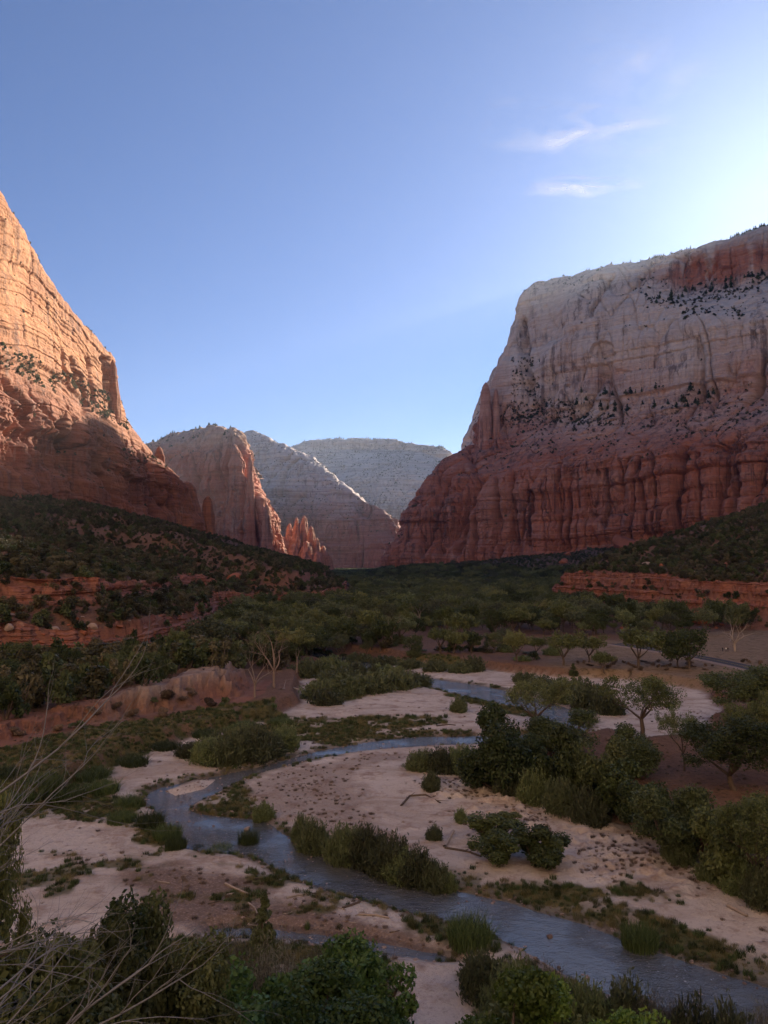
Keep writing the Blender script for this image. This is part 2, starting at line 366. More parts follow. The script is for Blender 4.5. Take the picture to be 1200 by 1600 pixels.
# eroded earth bank on the left
BANK = [WZ(-300, 1300), WZ(-100, 1222), WZ(0, 1192), WZ(110, 1163), WZ(230, 1143), WZ(330, 1124), WZ(385, 1112), WZ(410, 1098), WZ(420, 1076)]
BP = BANK + [(-60, 240), (-420, 240), (-420, 60)]
dB = talus(XX, YY, BP, 0, 0, 0, 71, 5)
bt = np.interp(XX, [-200, -75, -62, -46, -34, -24], [6, 4.0, 5.5, 8.6, 7.8, 2.6])
stairs_ = lambda q: np.floor(q) + ss(.3, .7, q - np.floor(q)); nbk = vn(XX / 6, YY / 6, seed=75) * .8
ridge = np.abs(fbm(XX / 2.6, YY / 7, o=4, seed=73) - .5) * 9 + np.abs(fbm(XX / 8, YY / 9, o=3, seed=74) - .5) * 7
hB = np.where(dB > 0, np.minimum(bt + rough2 * 1.5, (dB * 0.95 - ridge * ss(1, 5, dB) * (1 - ss(10, 16, dB)) + rough2 * 1.6)) , 0)
hB = np.clip(hB + np.where(dB > 0, (stairs_(hB / 1.3 + nbk) - hB / 1.3 - nbk) * .9, 0), 0, None)
Z = floor_z + terr
Z = np.maximum(Z, np.where(dB > 0, hB + floor_z, -50))
Z = np.maximum(Z, np.where(dL > 0, hL + np.where(dB > 0, bt * .7, 2.0) + floor_z, -50))
Z = np.maximum(Z, np.where(dR > 0, hR + 2.3, -50)); Z = np.maximum(Z, np.where(dM > 0, hM + 2.0, -50))
# overlook slope under the camera
slope_z = np.where(YY < 0, 33.4, 33.4 - 0.665 * YY) + (fbm(XX / 5, YY / 5, o=3, seed=77) - .5) * 1.2 * ss(2, 10, YY)
slope_z = slope_z - 0.012 * np.clip(np.abs(XX) - 10, 0, 60) ** 1.2
NEAR = YY < 60
Z = np.where(NEAR, np.maximum(Z, slope_z), Z)
# channels
dr = sdf(XX, YY, RIVER) + rough2 * 0.8
dl_ = sdf(XX, YY, RILL) + rough2 * 1.0
dis = sdf(XX, YY, BARISL) + rough2 * 1.0
cut = 0.10 + 0.35 * ss(.45, .6, vn(XX / 25, YY / 25, seed=81))
chan = np.where(dr < 0, WL + np.maximum(-1.0, dr * .35), WL + dr * cut)
lowf = np.minimum(Z, np.maximum(chan, -3))
Z = np.where((dr < 14) & (YY > 40), lowf, Z)
chan2 = np.where(dl_ < 0, WL + np.maximum(-.3, dl_ * .3), WL + dl_ * .35)
Z = np.where((dl_ < 3) & (YY > 52), np.minimum(Z, chan2), Z)
Z = np.where(dis < 1.0, np.maximum(Z, WL + .12 - .25 * dis), Z)
# masks
nz = fbm(XX / 3, YY / 3, o=4, seed=91); nb = fbm(XX / 18, YY / 18, o=3, seed=93)
a_sand = (1 - ss(-1.0, 1.5, dbed)) * np.where(NEAR & (slope_z > 0.5), 0, 1)
a_grass = np.zeros_like(XX)
for i, g in enumerate(GR):
    dg = sdf(XX, YY, g) + (nz - .5) * 5 + (nb - .5) * 5
    a_grass = np.maximum(a_grass, 1 - ss(-1.2, 1.2, dg))
edge = (1 - ss(0.4, 2.5, dr + (nz - .5) * 4)) * ss(.35, .6, nb) * (dr > -0.3)
a_grass = np.maximum(a_grass, edge * .8) * np.where((nz > .62), .35, 1)
_pt = sdf(XX, YY, PATCH); a_grass = a_grass * ss(-.5, 1.5, _pt + (nz - .5) * 2); a_sand = np.maximum(a_sand, 1 - ss(-.5, 1, _pt))
_ing = 1 - ss(-3, 3, sdf(XX, YY, GRAVEL) + (nb - .5) * 14); a_grass = np.maximum(a_grass, _ing * ss(.52, .66, fbm(XX / 7, YY / 4, o=4, seed=97)) * .9)
_rb = (1 - ss(1.5, 7, dr)) * (XX > 5) * (YY < 120); a_grass = np.maximum(a_grass, _rb * ss(.42, .6, nz) * .7)
_lw = PP([(-80, 1400), (-20, 1345), (80, 1335), (235, 1338), (240, 1410)]); a_grass = np.maximum(a_grass, (1 - ss(-2, 2, sdf(XX, YY, _lw) + (nb - .5) * 8)) * ss(.5, .62, fbm(XX / 5, YY / 4, o=4, seed=98)) * .8)
a_rub = np.maximum(1 - ss(-2, 2, sdf(XX, YY, GRAVEL) + (nz - .5) * 6), .5 * (1 - ss(-2, 2, sdf(XX, YY, GRAVEL2) + (nz - .5) * 6)))
a_mead = (1 - ss(-2, 2, dmead)) * (dR < 4) * ss(.18, .26, XX / np.maximum(YY, 1))
gy, gx = np.gradient(Z); rowd = np.gradient(YY, axis=0); cold = np.gradient(XX, axis=1)
slp = np.hypot(gy / np.maximum(rowd, .01), gx / np.maximum(cold, .01))
a_red = np.where((dL > 4) | (dR > 1) | (dM > 0), ss(.75, 1.3, slp) , 0)
a_red = np.maximum(a_red, np.where((dR > 0) & (dR < 34), .75, 0)); a_red = np.maximum(a_red, np.where((dL > 12) & (dL < 40), .35 * ss(.3, .6, nb), 0))
a_red = np.maximum(a_red, np.where((dB > 0) & (dB < 16) & (YY < 235), .45 + .35 * ss(.4, .6, nb) - .5 * ss(3, 8, Z) * ss(-62, -50, XX), 0))
a_sand = np.maximum(a_sand, np.where((dB > 2) & (dB < 17) & (XX > -60), .15 + .45 * ss(3, 8, Z), 0))
a_wet = np.where((dr > -2) & (dr < 2.6), 1 - ss(.4, 2.4, dr + (nz - .5) * 1.5), 0); a_wet = np.maximum(a_wet, (dl_ < .6) * 1.0)
# dune hummocks
ddn = sdf(XX, YY, DUNE)
Z = Z + (1 - ss(-3, 2, ddn)) * (np.clip(fbm(XX / 2.2, YY / 2.2, o=3, seed=95) - .45, 0, 1) * 2.2)
gm = mesh_np('ground', np.stack([XX, YY, Z], -1).reshape(-1, 3), grid_faces(*XX.shape), [M_GROUND], smooth=True,
             attrs=dict(sand=a_sand, grass=a_grass, red=a_red, wet=a_wet, rubble=a_rub, meadow=a_mead))
ground = tag(link('ground', gm), 'sandy canyon floor with gravel bars, grassy banks and brushy red slopes', 'ground', kind='structure')

def gz(x, y, A=None):
    A = Z if A is None else A
    x = np.asarray(x, float); y = np.asarray(y, float)
    r = np.interp(y, Yn, np.arange(len(Yn))); c = np.interp(x / (y + 20), Un, np.arange(len(Un)))
    r0 = np.clip(r.astype(int), 0, len(Yn) - 2); c0 = np.clip(c.astype(int), 0, len(Un) - 2); fr = r - r0; fc = c - c0
    return (A[r0, c0] * (1 - fr) * (1 - fc) + A[r0 + 1, c0] * fr * (1 - fc) + A[r0, c0 + 1] * (1 - fr) * fc + A[r0 + 1, c0 + 1] * fr * fc)
_t = np.exp(np.linspace(math.log(6), math.log(3500), 2600))
def hit(px, py):                         # where the ray through that pixel meets the ground
    a, b, c = ray(px, py)
    Yt = _t; zr = CZ + c / b * Yt; zg = gz(a / b * Yt, Yt)
    k = np.argmax(zg >= zr)
    if zg[k] < zr[k]: return None
    return (a / b * Yt[k], Yt[k], zg[k])

# water sheets
def water_sheet(name, poly, pad, label):
    P = np.array(poly)
    m = sdf(XX, YY, poly) < pad
    r = np.any(m, 1); c = np.any(m, 0)
    F = grid_faces(*XX.shape); keep = m.ravel()[F].any(1); F = F[keep]
    idx, inv = np.unique(F, return_inverse=True)
    V = np.stack([XX.ravel()[idx], YY.ravel()[idx], np.full(len(idx), WL + 0.0)], 1)
    o = link(name, mesh_np(name, V, inv.reshape(F.shape), [M_WATER], smooth=True))
    return tag(o, label, 'water', kind='structure')
water_sheet('river', RIVER, 1.5, 'shallow rippling river winding between sandy gravel bars')
water_sheet('side_channel', RILL, 1.0, 'thin trickle of shallow water on the near gravel flat')

# ------------------------------------------------------------ cliffs: lofted surfaces, then weathered
def cat(P, t):
    n = len(P); i = np.clip(np.floor(t).astype(int), 0, n - 2); f = (t - i)
    sh = [len(t)] + [1] * (P.ndim - 1); f = f.reshape(sh)
    p0 = P[np.maximum(i - 1, 0)]; p1 = P[i]; p2 = P[i + 1]; p3 = P[np.minimum(i + 2, n - 1)]
    m1 = (p2 - p0) * .42; m2 = (p3 - p1) * .42; nl = lambda q: np.linalg.norm(q, axis=-1, keepdims=True) + 1e-9
    if P.shape[-1] == 3:
        a, b, c = nl(p1 - p0), nl(p2 - p1), nl(p3 - p2)
        m1 = m1 * np.minimum(1, .9 * np.minimum(np.where(a < 1e-6, b, a), b) / nl(m1)); m2 = m2 * np.minimum(1, .9 * np.minimum(b, np.where(c < 1e-6, b, c)) / nl(m2))
    f2 = f * f; f3 = f2 * f
    return (2 * f3 - 3 * f2 + 1) * p1 + (f3 - 2 * f2 + f) * m1 + (-2 * f3 + 3 * f2) * p2 + (f3 - f2) * m2
def tparam(counts):
    out = []
    for i, c in enumerate(counts): out.append(i + np.arange(c) / c)
    out.append(np.array([len(counts)], float)); return np.concatenate(out)
SURF = {}
def stairs(x, n, k=.14):
    f = np.floor(x * n); return (f + ss(.5 - k, .5 + k, x * n - f)) / n
def loft(name, cols, ncol, nrow, mat, tonefn, scale=1.0, amp=1.0, label='', strat=1.0, joint=1.0, flip=1, seed=0, link_it=True, butt=1.0, ampfn=None, jag=0, jagw=60, drow=3, feats=(), jfn=None):
    C = np.array(cols, float)                                   # cols x rows x 3
    A = cat(C, tparam(ncol)); A = cat(np.swapaxes(A, 0, 1), tparam(nrow))   # rows x cols x 3
    du = np.gradient(A, axis=1); dv = np.gradient(A, axis=0)
    N = np.cross(du, dv); N /= np.linalg.norm(N, axis=2, keepdims=True) + 1e-9; N *= flip
    NH = N * np.array([1, 1, .15]); NH /= np.linalg.norm(NH, axis=2, keepdims=True) + .25
    x, y, z = A[..., 0] / scale, A[..., 1] / scale, A[..., 2] / scale
    zz = z + (fbm(x / 260, y / 260, o=2, seed=seed + 1) - .5) * 55 + (fbm(x / 60, y / 60, z / 200, o=3, seed=seed + 2) - .5) * 8
    def bed(l, s, sharp):
        n = vn(zz / l, zz * 0 + s, x / 500, seed=seed + s); return ss(.5 - sharp, .5 + sharp, n)
    vert = 1 - np.clip(np.abs(N[..., 2]) * 1.2, 0, 1) ** 2
    JF = jfn(A) if jfn else 1.0
    D = (bed(46, 5, .07) - .5) * 7 * strat + (bed(17, 6, .09) - .5) * 4 * strat + (bed(6.5, 7, .14) - .5) * 2.8 * strat + (bed(2.6, 8, .3) - .5) * 0.9 * strat
    b1 = fbm(x / 95, y / 95, z / 1100, o=3, seed=seed + 9); D += (stairs(b1, 8) - .5) * 58 * butt * JF
    wx = (fbm(x / 30, y / 30, z / 80, o=2, seed=seed + 14) - .5) * 14
    for l, a, pw in ((70, 24, 10), (43, 14, 16), (31, 12, 10), (13, 6, 10), (7, 2.6, 8)):
        r = 1 - np.abs(2 * vn((x + wx) / l, (y + wx) / l, zz / (l * 11), seed=seed + 10 + l) - 1)
        msk = ss(.35, .6, fbm(x / 150, y / 150, z / 90, o=2, seed=seed + l))
        D -= a * joint * JF * r ** pw * (0.35 + 0.9 * msk)
    # blocky spalls
    q = vn(x / 22, y / 22, zz / 16, seed=seed + 21); D += (stairs(q, 5, .12) - .5) * 6.5 * joint
    q = vn(x / 8, y / 8, zz / 6, seed=seed + 22); D += (stairs(q, 4, .15) - .5) * 2.6 * joint
    D += (fbm(x / 14, y / 14, z / 14, o=5, seed=seed + 23) - .5) * 5
    D = D - D.mean() - .15 * D.std()
    if ampfn: D = D * ampfn(A)
    if feats:
        PX, PY, _f = proj(A)
        for ft in feats:
            if ft[0] == 'a':                       # alcove: arched hollow (px, py, rx, ry, depth in metres)
                _, cx, cy, rx, ry, dep = ft; wq = (fbm(x / 12, z / 12, o=2, seed=3) - .5) * .4
                r = np.hypot((PX - cx) / rx, np.where(PY > cy, (PY - cy) / (ry * .35), (PY - cy) / ry)) + wq; D = D - dep / scale / amp * (1 - ss(.82, 1.0, r)) * (1 - .35 * np.clip(r, 0, 1))
            else:                                  # cleft: (points, half-width px, depth)
                _, pts, wpx, dep = ft; dd = np.full(PX.shape, 1e9)
                wig = (fbm(x / 25, z / 25, o=3, seed=9) - .5) * 10
                for (ax, ay), (bx, by) in zip(pts[:-1], pts[1:]):
                    vx, vy = bx - ax, by - ay; t = np.clip(((PX + wig - ax) * vx + (PY - ay) * vy) / (vx * vx + vy * vy), 0, 1); dd = np.minimum(dd, np.hypot(PX + wig - ax - t * vx, PY - ay - t * vy))
                D = D - 1.4 * dep / scale / amp * np.exp(-(dd / (1.35 * wpx)) ** 2)
    N = NH
    V = A + N * (D * scale * amp * (0.25 + 0.75 * vert))[..., None]
    if jag:
        wv = ss(C.shape[1] - 1 - drow, C.shape[1] - 2.2, tparam(nrow))[:, None]
        V[..., 2] += wv * jag * (np.abs(fbm(x * scale / jagw, y * scale / jagw, o=4, seed=seed + 77, g=.6) - .5) * 4 - .6 + (vn(x * scale / jagw * 3, y * scale / jagw * 3, seed=seed + 78) > .6) * .25)
    tone = tonefn(V, zz * scale)
    m = mesh_np(name, V.reshape(-1, 3), grid_faces(*V.shape[:2]) if flip > 0 else grid_faces(*V.shape[:2])[:, ::-1], [mat], smooth=False, attrs=dict(tone=tone))
    SURF[name] = V
    o = link(name, m)
    tag(o, label, 'cliff', kind='structure'); return o

# right-hand mesa
def wc(rows): return [W(*r) if len(r) == 3 else r[:3] for r in rows]
RM = [
  [(120, 3300, 0, 0), (150, 3300, 60, 0), (190, 3300, 180, 0), (240, 3300, 320, 0), (300, 3300, 420, 0), (330, 3300, 480, 0), (380, 3300, 640, 0), (420, 3300, 770, 0), (460, 3300, 800, 0), (1100, 3300, 800, 0)],
  [(40, 2500, 0, 0), (60, 2500, 60, 0), (120, 2500, 190, 0), (190, 2500, 310, 0), (280, 2450, 400, 0), (310, 2450, 450, 0), (385, 2450, 620, 0), (420, 2460, 790, 0), (470, 2480, 830, 0), (1100, 2700, 850, 0)],
  [(590, 905, 2120), (602, 876, 2120), (640, 792, 2110), (690, 724, 2120), (736, 690, 2140), (748, 650, 2160), (791, 545, 2190), (812, 470, 2210), (840, 441, 2250), (800, 2700, 860, 0)],
  [(640, 905, 2010), (648, 872, 2010), (662, 800, 2020), (710, 735, 2040), (754, 692, 2100), (778, 645, 2130), (814, 550, 2150), (831, 475, 2170), (860, 437, 2240), (830, 2700, 860, 0)],
  [(740, 905, 1900), (742, 868, 1910), (748, 805, 1920), (765, 745, 1940), (795, 690, 2060), (815, 640, 2090), (845, 540, 2100), (865, 470, 2125), (905, 430, 2200), (900, 2700, 860, 0)],
  [(850, 900, 1800), (850, 862, 1805), (850, 800, 1815), (852, 725, 1830), (870, 665, 1950), (880, 605, 1985), (890, 520, 1995), (905, 460, 2020), (955, 417, 2110), (1000, 2600, 870, 0)],
  [(985, 890, 1680), (985, 850, 1690), (985, 790, 1700), (988, 712, 1715), (992, 655, 1840), (995, 595, 1880), (1000, 510, 1890), (1010, 455, 1930), (1025, 403, 2040), (1150, 2500, 880, 0)],
  [(1100, 880, 1570), (1100, 838, 1580), (1100, 780, 1590), (1100, 700, 1605), (1098, 640, 1730), (1095, 575, 1765), (1095, 500, 1780), (1090, 450, 1900), (1098, 383, 1950), (1250, 2400, 880, 0)],
  [(1230, 860, 1430), (1230, 820, 1440), (1230, 760, 1450), (1230, 675, 1470), (1230, 615, 1590), (1228, 555, 1620), (1225, 490, 1640), (1215, 425, 1790), (1215, 342, 1830), (1400, 2200, 900, 0)],
  [(1420, 830, 1280), (1420, 780, 1290), (1420, 700, 1300), (1420, 600, 1320), (1420, 520, 1420), (1420, 440, 1450), (1400, 350, 1470), (1350, 240, 1570), (1330, 165, 1620), (1700, 2100, 1080, 0)],  # rim out of view, raised steeply here to keep direct sun off the valley
  [(1300, 850, 60, 0), (1300, 850, 100, 0), (1320, 860, 200, 0), (1340, 860, 300, 0), (1420, 860, 370, 0), (1430, 860, 450, 0), (1450, 880, 600, 0), (1500, 900, 800, 0), (1530, 900, 880, 0), (2400, 1200, 950, 0)],
  [(1500, -200, 60, 0), (1500, -200, 100, 0), (1520, -200, 200, 0), (1540, -200, 300, 0), (1620, -200, 370, 0), (1630, -200, 450, 0), (1650, -200, 600, 0), (1700, -200, 800, 0), (1730, -200, 880, 0), (2400, -200, 900, 0)],
]
def tone_mesa(V, zz):
    x, y, z = V[..., 0], V[..., 1], V[..., 2]
    t = ss(230, 640, z + (fbm(x / 120, y / 120, z / 60, o=5, seed=301) - .5) * 300 - 190 * (1 - ss(230, 420, x)) + (stairs(zz / 160 + 0, 6) - zz / 160) * 120)
    al = np.exp(-(((x - 885) / 120) ** 2 + ((z - 815) / 48) ** 2)); return np.clip(t - al * 1.6 * ss(.25, .5, fbm(x / 30, y / 30, z / 300, o=3, seed=303)), -.4, 1)
MF = [('a', 942, 552, 21, 24, 30), ('a', 936, 600, 55, 38, 14), ('a', 1075, 452, 85, 58, 26), ('a', 1150, 640, 60, 50, 18), ('a', 1130, 700, 45, 35, 20), ('a', 860, 520, 26, 50, 12), ('a', 1165, 505, 60, 26, 16), ('a', 700, 800, 16, 40, 22), ('a', 1000, 800, 30, 60, 10), ('a', 890, 790, 22, 50, 16),
      ('c', [(735, 690), (742, 760), (722, 815), (718, 862)], 4, 45), ('c', [(832, 770), (826, 850)], 3, 32), ('c', [(957, 432), (930, 470), (922, 490)], 3, 26), ('c', [(1070, 700), (1062, 760), (1056, 838)], 3.5, 38), ('c', [(944, 735), (948, 780), (946, 820)], 2.5, 26), ('c', [(815, 500), (822, 570), (830, 640)], 4, 36),
      ('c', [(1010, 690), (1000, 740), (1012, 835)], 2.5, 24), ('c', [(690, 740), (676, 800), (668, 868)], 3, 26), ('c', [(770, 700), (775, 780), (768, 860)], 2.5, 22), ('c', [(1120, 660), (1080, 690), (1060, 720)], 3, 24), ('c', [(880, 700), (872, 760), (880, 850)], 2.2, 18), ('c', [(1150, 690), (1148, 800)], 3, 30), ('c', [(800, 735), (802, 850)], 2, 18)]
loft('mesa_right', [wc(c) for c in RM], [20, 50, 120, 160, 160, 160, 160, 160, 70, 25, 10], [10, 100, 130, 110, 90, 130, 110, 90, 20], M_MESA, tone_mesa, 1.35, 1.1,
     'huge red and cream sandstone mesa wall on the right in shade', flip=1, seed=100, strat=1.6, joint=1.5, butt=.75, jag=9, feats=MF, jagw=90, ampfn=lambda A: 1 - .5 * ss(430, 520, A[..., 2]))
# left wall
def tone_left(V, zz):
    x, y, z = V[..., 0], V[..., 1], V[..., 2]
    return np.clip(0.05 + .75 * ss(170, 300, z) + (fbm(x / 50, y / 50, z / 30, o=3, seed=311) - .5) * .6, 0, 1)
LC = [
  [(-900, -100, 60, 0), (-900, -100, 160, 0), (-920, -100, 250, 0), (-980, -100, 330, 0), (-1000, -100, 430, 0), (-1020, -100, 520, 0), (-1050, -100, 600, 0), (-1500, -100, 600, 0)],
  [(-440, 380, 60, 0), (-440, 380, 120, 0), (-455, 385, 200, 0), (-490, 395, 260, 0), (-500, 400, 370, 0), (-515, 405, 470, 0), (-540, 410, 560, 0), (-1300, 400, 560, 0)],
  [(-20, 800, 645), (-20, 705, 650), (-20, 625, 662), (-20, 560, 700), (-20, 475, 705), (-20, 380, 715), (-15, 292, 745), (-1000, 900, 400, 0)],
  [(62, 815, 750), (62, 720, 755), (62, 655, 765), (62, 590, 815), (62, 540, 818), (60, 480, 825), (50, 402, 845), (-900, 1000, 360, 0)],
  [(122, 830, 850), (122, 745, 855), (122, 685, 865), (118, 625, 915), (117, 590, 915), (113, 545, 920), (100, 478, 940), (-850, 1100, 320, 0)],
  [(182, 845, 960), (180, 760, 965), (176, 705, 975), (166, 648, 1020), (165, 615, 1022), (160, 580, 1025), (148, 530, 1035), (-800, 1200, 280, 0)],
  [(250, 850, 1120), (244, 775, 1120), (222, 715, 1100), (189, 662, 1085), (185, 628, 1085), (183, 605, 1090), (177, 568, 1098), (-780, 1300, 250, 0)],
  [(316, 855, 1300), (306, 790, 1290), (272, 745, 1270), (236, 708, 1240), (212, 693, 1200), (200, 686, 1190), (190, 679, 1190), (-800, 1450, 240, 0)],
  [(-480, 1480, 60, 0), (-480, 1480, 100, 0), (-490, 1480, 150, 0), (-500, 1480, 200, 0), (-505, 1480, 215, 0), (-510, 1480, 225, 0), (-520, 1480, 235, 0), (-900, 1600, 230, 0)],
]
LF = [('a', 36, 690, 16, 30, 12), ('a', 112, 700, 14, 36, 10), ('a', 118, 600, 14, 24, 7), ('a', 255, 765, 14, 30, 10), ('c', [(20, 640), (24, 700), (16, 760)], 3, 18), ('c', [(76, 655), (80, 700)], 2.5, 12), ('c', [(120, 660), (126, 720), (122, 790)], 3, 16), ('c', [(66, 690), (70, 770)], 2, 12),
      ('c', [(40, 700), (35, 760)], 4, 16), ('c', [(97, 660), (98, 740)], 3.5, 18), ('c', [(58, 650), (62, 735)], 3.5, 14), ('c', [(96, 545), (100, 600)], 1.5, 6), ('c', [(140, 560), (142, 630)], 2.5, 10), ('c', [(242, 715), (246, 800)], 4, 20), ('c', [(150, 690), (160, 730), (180, 790)], 3, 12), ('c', [(200, 690), (215, 740), (222, 800)], 2.5, 10), ('c', [(165, 560), (172, 640)], 3, 14), ('c', [(110, 560), (128, 620), (133, 645)], 2.5, 8)]
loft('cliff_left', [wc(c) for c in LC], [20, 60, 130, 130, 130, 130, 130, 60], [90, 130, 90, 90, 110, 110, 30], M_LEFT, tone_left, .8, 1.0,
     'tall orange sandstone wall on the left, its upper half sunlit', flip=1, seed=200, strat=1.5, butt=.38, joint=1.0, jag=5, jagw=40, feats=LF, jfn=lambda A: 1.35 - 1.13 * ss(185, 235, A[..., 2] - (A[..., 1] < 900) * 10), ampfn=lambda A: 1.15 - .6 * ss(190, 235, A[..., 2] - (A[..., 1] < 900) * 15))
# middle peak
def tone_peak(V, zz):
    x, y, z = V[..., 0], V[..., 1], V[..., 2]; return np.clip(.65 * ss(375, 440, z) + .15 + (fbm(x / 90, y / 90, z / 60, o=3, seed=321) - .5) * .7, 0, 1)
PC = [
  [(-1400, 2900, 0, 0), (-1400, 2900, 180, 0), (-1400, 2900, 330, 0), (-1400, 2900, 380, 0), (-1400, 3000, 420, 0), (-1400, 3400, 420, 0)],
  [(225, 900, 2330), (228, 810, 2330), (232, 740, 2340), (236, 712, 2360), (246, 690, 2440), (-780, 3200, 420, 0)],
  [(262, 900, 2270), (262, 810, 2275), (264, 740, 2280), (266, 706, 2310), (280, 676, 2440), (-760, 3200, 440, 0)],
  [(310, 900, 2240), (310, 810, 2245), (308, 740, 2250), (308, 700, 2290), (312, 669, 2430), (-700, 3200, 440, 0)],
  [(358, 900, 2210), (356, 810, 2215), (350, 735, 2225), (346, 690, 2260), (348, 666, 2360), (-600, 3200, 430, 0)],
  [(410, 900, 2190), (395, 815, 2200), (378, 740, 2210), (366, 692, 2250), (364, 671, 2330), (-560, 3200, 420, 0)],
  [(447, 900, 2230), (428, 825, 2235), (401, 765, 2240), (388, 705, 2270), (378, 682, 2340), (-540, 3200, 400, 0)],
  [(-420, 2900, 0, 0), (-440, 2850, 140, 0), (-470, 2850, 260, 0), (-500, 2800, 370, 0), (-510, 2800, 400, 0), (-560, 3200, 400, 0)],
]
loft('peak_middle', [wc(c) for c in PC], [20, 60, 80, 80, 80, 80, 90], [110, 90, 60, 50, 20], M_PEAK, tone_peak, 1.3, 1.0,
     'flat-topped orange sandstone peak in the middle distance', flip=1, seed=400, strat=.8, joint=1.5, jag=12, jagw=90, feats=[('c', [(338, 690), (342, 760), (345, 840)], 4, 34), ('c', [(388, 720), (396, 770), (404, 850)], 3, 34), ('c', [(288, 700), (290, 790)], 3, 18), ('a', 300, 740, 26, 40, 14), ('a', 372, 800, 16, 40, 16)])
def tone_far(V, zz):
    x, y, z = V[..., 0], V[..., 1], V[..., 2]; return ss(180, 420, z + (fbm(x / 150, y / 150, z / 100, o=3, seed=331) - .5) * 140)
FC = [
  [(-1900, 4200, 0, 0), (-1900, 4200, 250, 0), (-1900, 4250, 400, 0), (-1900, 4300, 520, 0), (-1900, 5200, 500, 0)],
  [(330, 905, 3500), (330, 800, 3520), (340, 735, 3600), (360, 690, 3800), (-900, 5200, 560, 0)],
  [(400, 905, 3400), (400, 805, 3430), (398, 740, 3560), (388, 675, 3800), (-800, 5200, 600, 0)],
  [(470, 905, 3300), (468, 810, 3340), (455, 740, 3480), (442, 693, 3650), (-600, 5200, 560, 0)],
  [(540, 905, 3250), (530, 825, 3280), (512, 768, 3400), (497, 722, 3550), (-380, 5200, 520, 0)],
  [(590, 905, 3220), (575, 845, 3240), (562, 800, 3320), (552, 768, 3420), (-200, 5200, 400, 0)],
  [(640, 905, 3250), (632, 860, 3260), (622, 840, 3290), (617, 808, 3330), (0, 5000, 250, 0)],
  [(250, 4000, 0, 0), (245, 4000, 60, 0), (240, 4000, 110, 0), (230, 4050, 170, 0), (200, 5000, 170, 0)],
]
loft('ridge_far', [wc(c) for c in FC], [20, 60, 80, 80, 80, 70, 40], [110, 90, 90, 20], M_FAR, tone_far, 1.9, 1.0,
     'pale sloping mountain ridge beyond the orange peak', flip=1, seed=600, strat=1.2, joint=1.0, butt=1.1, jag=16, jagw=120)
GC = [
  [(-2200, 5600, 0, 0), (-2200, 5600, 350, 0), (-2200, 5700, 600, 0), (-2200, 5750, 820, 0), (-2200, 5800, 840, 0), (-2200, 6600, 850, 0)],
  [(380, 905, 4600), (390, 830, 4650), (410, 765, 4900), (425, 715, 5200), (440, 703, 5300), (-700, 6600, 880, 0)],
  [(470, 905, 4500), (472, 830, 4560), (474, 760, 4850), (476, 702, 5150), (478, 689, 5200), (-500, 6600, 900, 0)],
  [(540, 905, 4500), (542, 820, 4560), (540, 750, 4800), (540, 702, 5150), (540, 686, 5200), (-200, 6600, 900, 0)],
  [(600, 905, 4450), (600, 800, 4520), (605, 735, 4750), (606, 702, 5100), (606, 686, 5150), (100, 6600, 900, 0)],
  [(660, 905, 4400), (660, 800, 4480), (660, 740, 4700), (652, 706, 5000), (650, 694, 5050), (300, 6600, 860, 0)],
  [(740, 905, 4400), (735, 810, 4480), (715, 750, 4700), (703, 722, 4950), (694, 700, 5000), (480, 6600, 840, 0)],
  [(900, 5600, 0, 0), (880, 5600, 300, 0), (850, 5600, 450, 0), (800, 5700, 600, 0), (780, 5700, 700, 0), (700, 6600, 700, 0)],
]
loft('mesa_far', [wc(c) for c in GC], [20, 60, 70, 70, 70, 70, 40], [60, 90, 80, 50, 16], M_FAR, lambda V, zz: ss(120, 300, V[..., 2] + (fbm(V[..., 0] / 200, V[..., 1] / 200, V[..., 2] / 80, o=3, seed=7) - .5) * 200), 1.8, 1.0,
     'pale grey flat-topped mesa closing the canyon', flip=1, seed=700, strat=1.5, joint=.8, butt=1.8, jag=10, jagw=200)

# ------------------------------------------------------------ plants
def tubes(segs, sides=6):
    S = np.array([(*a, *b, ra, rb) for a, b, ra, rb in segs], float)
    a, b = S[:, :3], S[:, 3:6]; d = b - a; d /= np.linalg.norm(d, axis=1, keepdims=True) + 1e-9
    up = np.where(np.abs(d[:, 2:3]) > .9, [[1., 0, 0]], [[0, 0, 1.]]); u = np.cross(d, up); u /= np.linalg.norm(u, axis=1, keepdims=True); v = np.cross(d, u)
    an = np.arange(sides) * 2 * math.pi / sides; ca, sa = np.cos(an)[None, :, None], np.sin(an)[None, :, None]
    ring = u[:, None] * ca + v[:, None] * sa
    A = a[:, None] + ring * S[:, 6][:, None, None]; B = b[:, None] + ring * S[:, 7][:, None, None]
    V = np.concatenate([A, B], 1).reshape(-1, 3); n = len(S); base = (np.arange(n) * 2 * sides)[:, None]
    i = np.arange(sides)[None]; j = (i + 1) % sides
    return V, np.stack([base + i, base + j, base + sides + j, base + sides + i], -1).reshape(-1, 4)
def grow(rng, p, d, L, r, lev, segs, tips, wig=.25, fork=(2, 3), spread=.7, up=.15, shrink=.72):
    n = 3
    for k in range(n):
        d = d + rng.normal(0, wig, 3) * .5; d[2] += up * .3; d = d / np.linalg.norm(d)
        q = p + d * L / n; r2 = r * (1 - .28 / n * (k + 1)); segs.append((tuple(p), tuple(q), r, r2)); p = q; r = r2
        if lev <= 1: tips.append(p.copy())
    if lev == 0: return
    for _ in range(rng.randint(fork[0], fork[1] + 1)):
        e = d + rng.normal(0, spread, 3); e[2] = e[2] * .7 + up; e /= np.linalg.norm(e)
        grow(rng, p, e, L * shrink * rng.uniform(.75, 1.15), r * .66, lev - 1, segs, tips, wig, fork, spread, up, shrink)
